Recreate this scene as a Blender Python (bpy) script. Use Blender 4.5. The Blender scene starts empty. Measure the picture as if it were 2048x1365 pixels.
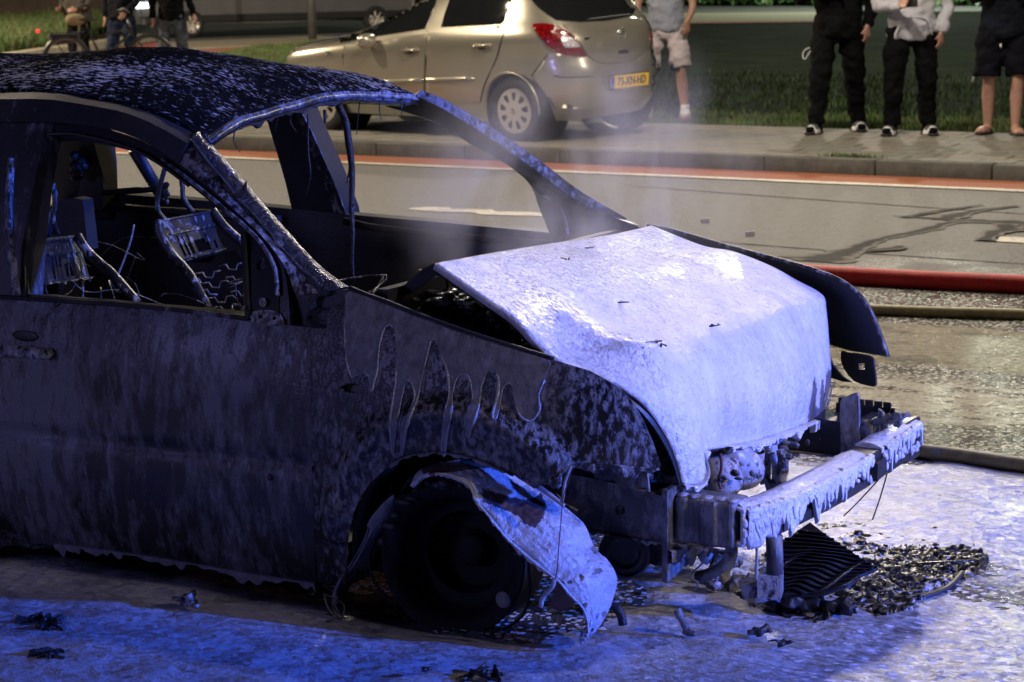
import bpy, bmesh, math, random
import numpy as np
from mathutils import Vector, Matrix, noise as mnoise
from mathutils.bvhtree import BVHTree
from mathutils.geometry import delaunay_2d_cdt

random.seed(7)
rng = np.random.default_rng(7)
SC = bpy.context.scene
COL = SC.collection
rad = math.radians

# ------------------------------------------------------------------ camera
# World frame: x runs along the road (to the right, towards the viewer), y across
# it (away from the viewer), z up; the origin lies under the burnt car's front wheel line.
FPX = 4170.0                      # focal length in pixels of the 2048 px wide photograph
CAM_H = 1.70
PITCH = math.atan((682.5 + 75.0) / FPX)
ROLL = math.atan(-0.0145)
YAW = rad(30.0)                   # the road runs 30 degrees out of the picture plane
def _toroad(p):
    ex = (math.cos(YAW), -math.sin(YAW)); ey = (math.sin(YAW), math.cos(YAW))
    return np.array([p[0]*ex[0]+p[1]*ex[1], p[0]*ey[0]+p[1]*ey[1], p[2]])
_fw = np.array([0, math.cos(PITCH), -math.sin(PITCH)])
_rt = np.array([1.0, 0, 0]); _up = np.cross(_rt, _fw)
_R = math.cos(ROLL)*_rt + math.sin(ROLL)*_up
_U = -math.sin(ROLL)*_rt + math.cos(ROLL)*_up
FW, RT, UP = _toroad(_fw), _toroad(_R), _toroad(_U)
CAM = np.array([2.700, -5.199, CAM_H])

cam_data = bpy.data.cameras.new('camera')
cam = bpy.data.objects.new('camera', cam_data); COL.objects.link(cam)
cam.matrix_world = Matrix(((RT[0], UP[0], -FW[0], CAM[0]), (RT[1], UP[1], -FW[1], CAM[1]),
                           (RT[2], UP[2], -FW[2], CAM[2]), (0, 0, 0, 1)))
cam_data.sensor_width = 36.0
cam_data.lens = 36.0*FPX/2048.0
cam_data.clip_start = 0.1; cam_data.clip_end = 2000
cam_data.dof.use_dof = True
cam_data.dof.focus_distance = 5.45
cam_data.dof.aperture_fstop = 9.0
SC.camera = cam

# ------------------------------------------------------------------ night sky and lamps
SC.view_settings.view_transform = 'Standard'
SC.view_settings.look = 'None'
SC.view_settings.exposure = 0.0
SC.view_settings.gamma = 1.0
SC.view_settings.use_curve_mapping = False
SC.cycles.use_denoising = True
SC.cycles.max_bounces = 6
SC.cycles.volume_step_rate = 2.0
SC.cycles.sample_clamp_indirect = 6.0
world = bpy.data.worlds.new('World'); SC.world = world; world.use_nodes = True
wn = world.node_tree
sky = wn.nodes.new('ShaderNodeTexSky'); sky.sky_type = 'NISHITA'; sky.sun_disc = False
sky.sun_elevation = rad(-4); sky.sun_rotation = rad(200)
bg = wn.nodes['Background']; bg.inputs['Strength'].default_value = 0.05
wn.links.new(sky.outputs[0], bg.inputs['Color'])

def lamp(name, loc, power, color, radius=0.25, kind='POINT', aim=None, size=None, blend=.3):
    d = bpy.data.lights.new(name, kind); d.energy = power; d.color = color
    if kind in ('POINT', 'SPOT'): d.shadow_soft_size = radius
    if kind == 'SPOT': d.spot_size = rad(size); d.spot_blend = blend
    o = bpy.data.objects.new(name, d); COL.objects.link(o); o.location = loc
    if aim is not None:
        o.rotation_euler = (Vector(aim)-Vector(loc)).to_track_quat('-Z', 'Y').to_euler()
    return o
WARM = (1.0, 0.80, 0.55)
lamp('street_or_fill_light', (-3.2, 8.2, 5.6), 1500, (1.0, .88, .72), .30)
lamp('street_or_fill_light', (-12.5, 7.0, 6.5), 1900, (1.0, .83, .62), .2)
lamp('street_or_fill_light', (-8.5, 27, 12.0), 6000, (1.0, .90, .78), .22)
lamp('street_or_fill_light', (1.2, 4.2, 8.0), 220, (1.0, .88, .74), .2)  # overhead fill lamp, added to soften the shading break across the hood
lamp('street_or_fill_light', (6.0, 8.5, 6.5), 900, (1.0, .86, .66), .2)
lamp('street_or_fill_light', (-27, 15, 7.0), 11000, WARM, .3)
lamp('street_or_fill_light', (-20, 62, 7.0), 5200, (.86, 1.0, .78), .3)
lamp('blue_strobe_light', (10.0, 1.4, 2.9), 10500, (.045, .13, 1.0), .12, 'SPOT', (-1.5, -.85, .35), 27, .35)
lamp('work_light', (6.5, -.6, 3.6), 1150, (1.0, .84, .92), .15, 'SPOT', (.25, .05, .65), 21, 1.0)
lamp('violet_fill_light', (-4.0, -9.0, 2.6), 600, (.36, .34, 1.0), 1.0)  # unseen fill lamp that brightens the door and near flank

# ------------------------------------------------------------------ survey helpers
# (points of the photograph are laid on real planes and surfaces of the place)
def ray(x, y):
    d = FW*FPX + RT*(x-1024.0) + UP*(682.5-y)
    return d/np.linalg.norm(d)
def proj(p):
    q = np.asarray(p, float)-CAM; z = q@FW
    return 1024+FPX*(q@RT)/z, 682.5-FPX*(q@UP)/z
def on_y(x, y, v): d = ray(x, y); return CAM+d*((v-CAM[1])/d[1])
def on_x(x, y, u): d = ray(x, y); return CAM+d*((u-CAM[0])/d[0])
def on_z(x, y, w=0.0): d = ray(x, y); return CAM+d*((w-CAM[2])/d[2])
def on_f(x, y, f, v0=-.8, it=12):
    v = v0
    for _ in range(it):
        p = on_y(x, y, v); v = .5*v+.5*f(p[0], p[2])
    return on_y(x, y, f(p[0], p[2]))
def px_at(x, y, depth):  # point on the ray at a depth along the view axis
    d = ray(x, y); return CAM+d*(depth/(d@FW))

# ------------------------------------------------------------------ mesh helpers
def empty(name, loc, label=None, cat=None, group=None, rz=0.0):
    o = bpy.data.objects.new(name, None); COL.objects.link(o)
    o.location = loc; o.rotation_euler = (0, 0, rz); o.empty_display_size = .1
    tag(o, label, cat, group); return o
def tag(o, label=None, cat=None, group=None, kind=None):
    if label: o['label'] = label
    if cat: o['category'] = cat
    if group: o['group'] = group
    if kind: o['kind'] = kind
    return o
def parent_to(o, par):
    if par is not None:
        o.parent = par
        m = Matrix.Identity(4); p = par; chain = []
        while p is not None: chain.append(p); p = p.parent
        for p in reversed(chain):
            m = m @ p.matrix_parent_inverse @ Matrix.LocRotScale(p.location, p.rotation_euler, p.scale)
        o.matrix_parent_inverse = m.inverted()
    return o
def link_mesh(name, verts, faces, mat, par=None, smooth=True, mats=None, fmat=None):
    me = bpy.data.meshes.new(name)
    me.from_pydata([tuple(map(float, v)) for v in verts], [], [tuple(f) for f in faces])
    for m in (mats or [mat]): me.materials.append(m)
    if fmat is not None: me.polygons.foreach_set('material_index', list(fmat))
    if smooth: me.polygons.foreach_set('use_smooth', [True]*len(me.polygons))
    me.update()
    o = bpy.data.objects.new(name, me); COL.objects.link(o)
    return parent_to(o, par)
def bake(o):  # apply the modifiers of o
    dg = bpy.context.evaluated_depsgraph_get(); dg.update()
    me = bpy.data.meshes.new_from_object(o.evaluated_get(dg)); o.modifiers.clear()
    old = o.data; o.data = me; me.name = old.name; bpy.data.meshes.remove(old)
    return o
def bevel(o, w=.004, seg=2, angle=35):
    m = o.modifiers.new('bevel', 'BEVEL'); m.width = w; m.segments = seg; m.limit_method = 'ANGLE'; m.angle_limit = rad(angle)
    return bake(o)
def autosmooth(o, ang=40):
    bm = bmesh.new(); bm.from_mesh(o.data)
    for e in bm.edges:
        if len(e.link_faces) == 2 and e.calc_face_angle(0) > rad(ang): e.smooth = False
    bm.to_mesh(o.data); bm.free(); return o
def sm(pts, n=4, closed=False):  # Catmull-Rom through the points (any dimension)
    P = [np.asarray(p, float) for p in pts]; out = []; L = len(P)
    rngi = range(L if closed else L-1)
    for i in rngi:
        if closed: p0, p1, p2, p3 = P[i-1], P[i], P[(i+1) % L], P[(i+2) % L]
        else: p0, p1, p2, p3 = P[max(i-1, 0)], P[i], P[i+1], P[min(i+2, L-1)]
        for k in range(n):
            t = k/n
            out.append(.5*((2*p1)+(-p0+p2)*t+(2*p0-5*p1+4*p2-p3)*t*t+(-p0+3*p1-3*p2+p3)*t**3))
    if not closed: out.append(P[-1])
    return out
def resample(pts, n):
    P = np.array(pts, float); s = np.r_[0, np.cumsum(np.linalg.norm(np.diff(P, axis=0), axis=1))]
    t = np.linspace(0, s[-1], n)
    return np.stack([np.interp(t, s, P[:, k]) for k in range(P.shape[1])], 1)
def inside(poly, x, y):
    c = False; j = len(poly)-1
    for i in range(len(poly)):
        xi, yi = poly[i][0], poly[i][1]; xj, yj = poly[j][0], poly[j][1]
        if (yi > y) != (yj > y) and x < (xj-xi)*(y-yi)/(yj-yi)+xi: c = not c
        j = i
    return c
def tri2d(outline, holes=(), step=10.0):
    """triangulate an outline with holes, with interior grid points every step"""
    pts, edges = [], []
    for loop in [outline]+list(holes):
        L = []
        for i in range(len(loop)):
            a = np.array(loop[i][:2], float); b = np.array(loop[(i+1) % len(loop)][:2], float)
            k = max(1, int(np.linalg.norm(b-a)//(step*1.3)))
            for q in range(k): L.append(a+(b-a)*q/k)
        o = len(pts); pts += L
        edges += [(o+i, o+(i+1) % len(L)) for i in range(len(L))]
    bpts = np.array(pts)
    x0, y0 = bpts.min(0); x1, y1 = bpts.max(0)
    r = 0
    for gy in np.arange(y0+step*.5, y1, step*.87):
        for gx in np.arange(x0+(step*.5 if r % 2 else 0), x1, step):
            if inside(outline, gx, gy) and not any(inside(h, gx, gy) for h in holes):
                if np.min((bpts[:, 0]-gx)**2+(bpts[:, 1]-gy)**2) > (.45*step)**2: pts.append(np.array([gx, gy]))
        r += 1
    V, E, F, *_ = delaunay_2d_cdt([Vector((p[0], p[1])) for p in pts], edges, [], 0, 1e-6)
    out = []
    for f in F:
        c = sum((V[i] for i in f), Vector((0, 0)))/len(f)
        if inside(outline, c.x, c.y) and not any(inside(h, c.x, c.y) for h in holes): out.append(tuple(f))
    return [(v.x, v.y) for v in V], out
def patch(name, outline, surf, mat, par=None, holes=(), step=10.0, thick=.008, lift=0.0, back=None, smooth=True, ang=50):
    """a plate of real thickness: outline in picture pixels laid on surf(px,py), thickened away from the viewer"""
    V2, F = tri2d(outline, holes, step)
    P = np.array([surf(x, y) for x, y in V2])
    N = np.zeros_like(P)
    for f in F:
        n = np.cross(P[f[1]]-P[f[0]], P[f[2]]-P[f[0]])
        c = (P[f[0]]+P[f[1]]+P[f[2]])/3
        if n@(CAM-c) < 0: n = -n
        for i in f: N[i] += n
    N /= (np.linalg.norm(N, axis=1)[:, None]+1e-12)
    A = P+N*lift
    B = A-(N*thick if back is None else -np.asarray(back, float)[None, :]*1.0)
    n = len(P); faces = []; from collections import Counter
    cnt = Counter()
    FF = []
    for f in F:
        nn = np.cross(P[f[1]]-P[f[0]], P[f[2]]-P[f[0]]); c = (P[f[0]]+P[f[1]]+P[f[2]])/3
        if nn@(CAM-c) < 0: f = (f[0], f[2], f[1])
        FF.append(f)
        for a, b in ((f[0], f[1]), (f[1], f[2]), (f[2], f[0])): cnt[(a, b)] += 1
    for f in FF:
        faces.append(f); faces.append((f[0]+n, f[2]+n, f[1]+n))
    for (a, b) in list(cnt):
        if (b, a) not in cnt: faces.append((b, a, a+n, b+n))
    o = link_mesh(name, np.r_[A, B], faces, mat, par, smooth)
    return autosmooth(o, ang)
def frames(P):
    P = np.array(P, float); T = np.gradient(P, axis=0); T /= np.linalg.norm(T, axis=1)[:, None]+1e-12
    ref = np.array([0, 0, 1.0]) if abs(T[0][2]) < .9 else np.array([1.0, 0, 0])
    n = np.cross(T[0], ref); n /= np.linalg.norm(n); Ns = []; Bs = []
    for t in T:
        n = n-t*(n@t); n /= np.linalg.norm(n)+1e-12
        Ns.append(n); Bs.append(np.cross(t, n))
    return P, Ns, Bs
class MB:
    def __init__(s): s.v = []; s.f = []; s.m = []
    def add(s, V, F, mi=0):
        o = len(s.v); s.v += [tuple(map(float, p)) for p in V]; s.f += [tuple(i+o for i in f) for f in F]; s.m += [mi]*len(F); return s
    def tube(s, pts, r, n=8, mi=0, flat=1.0, cap=True):
        P, N, B = frames(pts); r = np.broadcast_to(np.asarray(r, float), (len(P),)) if np.ndim(r) < 2 else r
        V = []; F = []
        for i, p in enumerate(P):
            for k in range(n):
                a = 2*math.pi*k/n; V.append(p+N[i]*math.cos(a)*r[i]+B[i]*math.sin(a)*r[i]*flat)
        for i in range(len(P)-1):
            for k in range(n): F.append((i*n+k, i*n+(k+1) % n, (i+1)*n+(k+1) % n, (i+1)*n+k))
        if cap: F.append(tuple(range(n))[::-1]); F.append(tuple((len(P)-1)*n+k for k in range(n)))
        return s.add(V, F, mi)
    def loft(s, rings, mi=0, cap=True, closed=True):
        n = len(rings[0]); V = [p for r in rings for p in r]; F = []
        for i in range(len(rings)-1):
            for k in range(n if closed else n-1): F.append((i*n+k, i*n+(k+1) % n, (i+1)*n+(k+1) % n, (i+1)*n+k))
        if cap and closed: F.append(tuple(range(n))[::-1]); F.append(tuple((len(rings)-1)*n+k for k in range(n)))
        return s.add(V, F, mi)
    def box(s, c, size, rot=None, mi=0, taper=1.0):
        c = np.array(c, float); h = np.array(size, float)/2; V = []
        for z in (-1, 1):
            for x, y in ((-1, -1), (1, -1), (1, 1), (-1, 1)):
                t = taper if z > 0 else 1.0
                V.append(np.array([x*h[0]*t, y*h[1]*t, z*h[2]]))
        if rot is not None: V = [np.array(rot)@v for v in V]
        V = [v+c for v in V]
        return s.add(V, [(3, 2, 1, 0), (4, 5, 6, 7), (0, 1, 5, 4), (1, 2, 6, 5), (2, 3, 7, 6), (3, 0, 4, 7)], mi)
    def hexa(s, b, t, mi=0):  # bottom four, top four points
        return s.add(list(b)+list(t), [(3, 2, 1, 0), (4, 5, 6, 7), (0, 1, 5, 4), (1, 2, 6, 5), (2, 3, 7, 6), (3, 0, 4, 7)], mi)
    def ell(s, c, r, rot=None, nu=14, nv=10, mi=0, pw=1.0):
        c = np.array(c, float); V = []; F = []
        for j in range(nv+1):
            th = math.pi*j/nv
            for i in range(nu):
                ph = 2*math.pi*i/nu
                q = np.array([math.sin(th)*math.cos(ph), math.sin(th)*math.sin(ph), math.cos(th)])
                q = np.sign(q)*np.abs(q)**pw*np.array(r)
                V.append(c+(q if rot is None else np.array(rot)@q))
        for j in range(nv):
            for i in range(nu): F.append((j*nu+i, (j+1)*nu+i, (j+1)*nu+(i+1) % nu, j*nu+(i+1) % nu))
        return s.add(V, F, mi)
    def lathe(s, c, axis, prof, n=40, mi=0, ref=None):  # prof: (radius, offset along axis)
        c = np.array(c, float); a = np.array(axis, float); a /= np.linalg.norm(a)
        r0 = np.array(ref if ref is not None else ([0, 0, 1.0] if abs(a[2]) < .9 else [1.0, 0, 0]), float)
        e1 = r0-a*(r0@a); e1 /= np.linalg.norm(e1); e2 = np.cross(a, e1); V = []; F = []
        for (r, h) in prof:
            for k in range(n):
                t = 2*math.pi*k/n; V.append(c+a*h+(e1*math.cos(t)+e2*math.sin(t))*r)
        for i in range(len(prof)-1):
            for k in range(n): F.append((i*n+k, i*n+(k+1) % n, (i+1)*n+(k+1) % n, (i+1)*n+k))
        return s.add(V, F, mi)
    def build(s, name, mat, par=None, smooth=True, ang=None, mats=None):
        o = link_mesh(name, s.v, s.f, mat, par, smooth, mats=mats, fmat=s.m if mats else None)
        bm = bmesh.new(); bm.from_mesh(o.data); bmesh.ops.recalc_face_normals(bm, faces=bm.faces); bm.to_mesh(o.data); bm.free()
        if ang: autosmooth(o, ang)
        return o
def voxel(o, size, smooth=2):
    m = o.modifiers.new('remesh', 'REMESH'); m.mode = 'VOXEL'; m.voxel_size = size; m.use_smooth_shade = True
    if smooth:
        k = o.modifiers.new('smooth', 'SMOOTH'); k.iterations = smooth; k.factor = .5
    return bake(o)
def fbm(p, oct=4): return mnoise.fractal(Vector(p), 1.0, 2.0, oct, noise_basis='PERLIN_ORIGINAL')
def rot_to(x, y=None):
    """rotation matrix whose columns are the unit axes x, y', z'"""
    x = np.array(x, float); x /= np.linalg.norm(x); r = np.array(y if y is not None else ([0, 0, 1.0] if abs(x[2]) < .9 else [0, 1.0, 0]), float)
    y = r-x*(x@r); y /= np.linalg.norm(y); return np.stack([x, y, np.cross(x, y)], 1)
# ------------------------------------------------------------------ materials
class NG:
    def __init__(s, name):
        s.m = bpy.data.materials.new(name); s.m.use_nodes = True; s.t = s.m.node_tree
        s.b = s.t.nodes['Principled BSDF']; s.tc = s.t.nodes.new('ShaderNodeTexCoord')
    def n(s, kind, **kw):
        q = s.t.nodes.new('ShaderNode'+kind)
        for k, v in kw.items(): setattr(q, k, v)
        return q
    def l(s, a, b): s.t.links.new(a, b)
    def vec(s, scale=(1, 1, 1), warp=0.0, wscale=3.0, loc=(0, 0, 0)):
        mp = s.n('Mapping'); mp.inputs['Scale'].default_value = scale; mp.inputs['Location'].default_value = loc
        s.l(s.tc.outputs['Object'], mp.inputs['Vector']); o = mp.outputs[0]
        if warp:
            nz = s.n('TexNoise'); nz.inputs['Scale'].default_value = wscale; nz.inputs['Detail'].default_value = 2
            s.l(o, nz.inputs['Vector']); a = s.n('VectorMath', operation='MULTIPLY_ADD')
            s.l(nz.outputs['Color'], a.inputs[0]); a.inputs[1].default_value = (warp,)*3; s.l(o, a.inputs[2]); o = a.outputs[0]
        return o
    def noise(s, scale, detail=4, rough=.55, vec=None, dist=0.0):
        q = s.n('TexNoise'); q.inputs['Scale'].default_value = scale; q.inputs['Detail'].default_value = detail
        q.inputs['Roughness'].default_value = rough; q.inputs['Distortion'].default_value = dist
        s.l(vec if vec is not None else s.tc.outputs['Object'], q.inputs['Vector']); return q.outputs['Fac']
    def voro(s, scale, vec=None, feature='F1', rnd=1.0):
        q = s.n('TexVoronoi', feature=feature); q.inputs['Scale'].default_value = scale; q.inputs['Randomness'].default_value = rnd
        s.l(vec if vec is not None else s.tc.outputs['Object'], q.inputs['Vector']); return q.outputs['Distance']
    def ramp(s, fac, stops, interp='LINEAR'):
        q = s.n('ValToRGB'); e = q.color_ramp.elements; q.color_ramp.interpolation = interp
        while len(e) < len(stops): e.new(.5)
        for el, (p, c) in zip(e, stops):
            el.position = p; el.color = (c, c, c, 1) if not hasattr(c, '__len__') else (*c, 1)
        s.l(fac, q.inputs['Fac']); return q.outputs['Color']
    def math(s, op, a, b=None, c=None, clamp=False):
        q = s.n('Math', operation=op); q.use_clamp = clamp
        for i, x in enumerate((a, b, c)):
            if x is None: continue
            if isinstance(x, (int, float)): q.inputs[i].default_value = x
            else: s.l(x, q.inputs[i])
        return q.outputs[0]
    def mix(s, fac, a, b):
        q = s.n('Mix', data_type='RGBA')
        for sock, x in ((q.inputs['Factor'], fac), (q.inputs[6], a), (q.inputs[7], b)):
            if isinstance(x, (int, float)): sock.default_value = x if sock == q.inputs['Factor'] else (x, x, x, 1)
            elif isinstance(x, tuple): sock.default_value = (*x, 1)
            else: s.l(x, sock)
        return q.outputs[2]
    def axis(s, k):
        q = s.n('SeparateXYZ'); s.l(s.tc.outputs['Object'], q.inputs[0]); return q.outputs[k]
    def facets(s, scale, amount, prev=None, vec=None, mask=None):
        """small flat facets (wet grit, bubbles), each with its own tilt"""
        q = s.n('TexVoronoi'); q.inputs['Scale'].default_value = scale; s.l(vec if vec is not None else s.tc.outputs['Object'], q.inputs['Vector'])
        a = s.n('VectorMath', operation='SUBTRACT'); s.l(q.outputs['Color'], a.inputs[0]); a.inputs[1].default_value = (.5, .5, .5)
        b = s.n('VectorMath', operation='SCALE'); s.l(a.outputs[0], b.inputs[0])
        if mask is None: b.inputs['Scale'].default_value = amount
        else: s.l(s.math('MULTIPLY', mask, amount), b.inputs['Scale'])
        if prev is None: prev = s.n('NewGeometry').outputs['Normal']
        c = s.n('VectorMath', operation='ADD'); s.l(prev, c.inputs[0]); s.l(b.outputs[0], c.inputs[1])
        d = s.n('VectorMath', operation='NORMALIZE'); s.l(c.outputs[0], d.inputs[0]); return d.outputs[0]
    def bump(s, h, strength=.4, dist=.01, prev=None):
        q = s.n('Bump'); q.inputs['Strength'].default_value = strength; q.inputs['Distance'].default_value = dist
        s.l(h, q.inputs['Height'])
        if prev is not None: s.l(prev, q.inputs['Normal'])
        return q.outputs[0]
    def set(s, **kw):
        names = dict(base='Base Color', rough='Roughness', metal='Metallic', spec='Specular IOR Level', coat='Coat Weight',
                     coat_rough='Coat Roughness', normal='Normal', emis='Emission Color', estr='Emission Strength', trans='Transmission Weight', alpha='Alpha', sheen='Sheen Weight', ior='IOR')
        for k, v in kw.items():
            sock = s.b.inputs[names[k]]
            if isinstance(v, (int, float)): sock.default_value = v
            elif isinstance(v, tuple): sock.default_value = (*v, 1)
            else: s.l(v, sock)
        return s
def flat(name, c, rough=.5, var=.15, scale=8.0, metal=0.0, bump=.15, bscale=60.0, bdist=.004, **kw):
    g = NG(name); nz = g.noise(scale, 5)
    lo = tuple(x*(1-var) for x in c); hi = tuple(min(1, x*(1+var)) for x in c)
    g.set(base=g.ramp(nz, [(.3, lo), (.7, hi)]), rough=rough, metal=metal, **kw)
    if bump: g.set(normal=g.bump(g.noise(bscale, 4), bump, bdist))
    return g.m
def emit(name, c, strength):
    g = NG(name); g.set(base=(.02, .02, .02), emis=c, estr=strength); return g.m

def foam_mat(name, col=(.74, .76, .80), lump=26.0, pits=True, rough=.22, thin=.0, lumps=.5, fine=.5, streak=0.0, fac=.18):
    g = NG(name)
    lo = g.noise(5, 5, .6); f = g.noise(lump, 3, .6); f2 = g.noise(lump*5, 3, .65)
    c = g.ramp(lo, [(.28, tuple(x*.72 for x in col)), (.6, col)])
    h = g.math('MULTIPLY_ADD', f2, .35, f)
    nrm = g.bump(h, lumps, .022)
    if pits:
        v = g.voro(95, g.vec(warp=.02, wscale=30)); p = g.ramp(v, [(.08, 0.0), (.2, 1.0)])
        spots = g.ramp(g.noise(8, 3), [(.5, 1.0), (.62, 0.0)])
        m = g.mix(spots, 1.0, p) if False else g.math('MAXIMUM', p, spots)
        c = g.mix(m, tuple(x*.18 for x in col), c)
        nrm = g.bump(m, .5, .006, nrm)
    if thin:
        tt = g.ramp(g.noise(9, 6, .65), [(.5-thin*.3, 0.0), (.62-thin*.3, 1.0)])
        c = g.mix(tt, (.03, .03, .035), c)
    if streak:
        sk = g.ramp(g.noise(7, 5, .7, g.vec((.35, 5, 1.2), .15, 2)), [(.30, 1.0-streak), (.55, 1.0)])
        c = g.mix(sk, tuple(x*.45 for x in col), c)
    nrm = g.bump(g.noise(78, 3, .65), fine, .0075, nrm)
    g.set(base=c, rough=rough, spec=.6, normal=g.facets(75, fac, nrm))
    return g.m
def burnt_mat(name, foam=.35, stretch=(1, 1, .35), scale=14.0, dark=.010, ash=.05, foamcol=.34, rough=.42, rust=0.0, speck=.5, soft=.10, fine=160.0, spec=.5, bigamp=.9):
    """fire blackened sheet steel with soot, ash and thin runs of extinguishing foam"""
    g = NG(name)
    v = g.vec(stretch, .05, 6.0)
    soot = g.ramp(g.noise(4.0, 6, .65, v), [(.3, (dark, dark, dark*1.05)), (.72, (ash, ash, ash*1.02))])
    if rust:
        rm = g.ramp(g.noise(3.1, 5, .6, g.vec((1, 1, 1), loc=(3, 1, 7))), [(.55, 0.0), (.75, rust)])
        soot = g.mix(rm, soot, (.075, .052, .034))
    big = g.noise(2.2, 4, .6, g.vec((1, 1, .6), loc=(7, 2, 1)))
    fm = g.noise(scale, 6, .68, v)
    mix_ = g.math('MULTIPLY_ADD', g.math('SUBTRACT', big, .5), bigamp, g.math('ADD', fm, .45))              # ranges about .4 - 1.5
    t = 1.28-foam*.62
    mask = g.ramp(g.math('SUBTRACT', mix_, t-.5), [(.5-soft*.4, 0.0), (.5+soft, 1.0)])
    dots = g.ramp(g.voro(55, g.vec((1, 1, .55), .02, 20)), [(.05, 1.0), (.11, 0.0)])
    dm = g.math('MULTIPLY', dots, g.ramp(g.noise(5, 3), [(.45, 0.0), (.6, speck)]))
    pit = g.ramp(g.voro(80, g.vec((1, 1, 1), .02, 20, (4, 4, 4))), [(.1, 0.0), (.17, 1.0)])
    mask = g.math('MULTIPLY', mask, g.mix(.75, 1.0, pit))
    mask = g.math('MAXIMUM', mask, dm)
    base = g.mix(mask, soot, (foamcol, foamcol, foamcol*1.05))
    nrm = g.bump(mask, .5, .006)
    nrm = g.bump(g.noise(fine, 4, .6), .35, .004, nrm)
    g.set(base=base, rough=g.mix(mask, rough, .28), spec=spec, normal=nrm)
    return g.m
M = {}
M['soot'] = burnt_mat('burnt steel', .12, ash=.03)
M['soot_dark'] = burnt_mat('soot black steel', 0.0, dark=.006, ash=.018, speck=.25)
M['door'] = burnt_mat('burnt door skin', .60, (1, 1, .30), 26, dark=.003, ash=.014, foamcol=.12, speck=1.0, soft=.16, bigamp=.8, rough=.24, spec=.6)
M['fender'] = burnt_mat('burnt fender skin', .50, (1, 1, .55), 62, dark=.005, ash=.022, foamcol=.26, rust=.7, rough=.28, speck=1.0, soft=.16, bigamp=.45)
M['fender_far'] = burnt_mat('burnt inner fender', .02, ash=.02, speck=.5)
M['roof'] = burnt_mat('burnt roof with foam flecks', .41, (.8, 1.7, 1), 46, dark=.006, ash=.012, foamcol=.36, rough=.6, spec=.0, speck=1.0, soft=.05, bigamp=.6)
M['rail'] = burnt_mat('burnt roof rail', .22, (1, 1, .5), 24, ash=.03, foamcol=.22, rust=.6, spec=.2, rough=.6)
M['pillar'] = burnt_mat('foam streaked pillar', .50, (1, 1, .7), 48, ash=.03, foamcol=.40, speck=.9, soft=.14)
M['film_edge'] = foam_mat('thick foam run edge', (.32, .33, .36), 50, True, .25)
M['post'] = burnt_mat('sooty door post', .30, (1, 1, .3), 22, ash=.05, foamcol=.3, soft=.2)
M['pillar_top'] = foam_mat('foam on pillar', (.36, .37, .41), 60, True, .25, thin=-.35)
M['seat'] = burnt_mat('foam splashed seat frame', .42, (1, 1, .5), 46, ash=.03, foamcol=.34, soft=.05)
M['frame'] = burnt_mat('burnt frame rail', .46, (1, 1, .5), 20, ash=.06, foamcol=.30, soft=.2)
M['engine'] = burnt_mat('foam splashed engine parts', .62, (1, 1, .8), 40, ash=.03, foamcol=.36, soft=.08)
M['foam'] = foam_mat('extinguishing foam')
M['hood_foam'] = foam_mat('foam covered hood', (.72, .73, .77), 80, True, .22, lumps=.40, fine=.55, streak=.22, fac=.40)
M['film'] = burnt_mat('thin foam film', .80, (1, 1, .6), 40, dark=.06, ash=.10, foamcol=.21, speck=1.0, soft=.25, bigamp=.5, rough=.42, spec=.25)
M['liner'] = foam_mat('foam on arch liner', (.50, .52, .57), 40, True, .24, thin=.0)
M['hood_bare'] = flat('bare scorched hood paint', (.11, .11, .13), .4, .2, 20)
M['rim'] = burnt_mat('burnt wheel steel', .20, dark=.006, ash=.018, foamcol=.06, spec=.15, soft=.3, rough=.7, speck=.2)
M['charcoal'] = flat('charred plastic', (.012, .012, .013), .45, .5, 30, bump=.6, bscale=90, bdist=.01)
M['debris'] = burnt_mat('charred debris', .26, (1, 1, 1), 30, dark=.008, ash=.03, foamcol=.5, rough=.5, soft=.05, fine=90)
M['melt'] = flat('wet melted plastic', (.010, .009, .011), .22, .4, 20, bump=.35, bscale=130, bdist=.004)
M['wire'] = flat('burnt wire', (.02, .018, .017), .5, .4)
M['foamwire'] = flat('foam coated wire', (.30, .30, .33), .4, .4, 60)
M['rustwire'] = flat('rusty wire', (.10, .035, .03), .6, .4)
M['brown'] = flat('scorched brown liner', (.07, .045, .045), .5, .35, 14, bump=.4)
M['bluecloth'] = flat('foam coated lump', (.28, .29, .33), .35, .35, 30, bump=.4)
M['stone'] = flat('grey ash lump', (.20, .19, .16), .8, .35, 40, bump=.8, bdist=.02)
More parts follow.
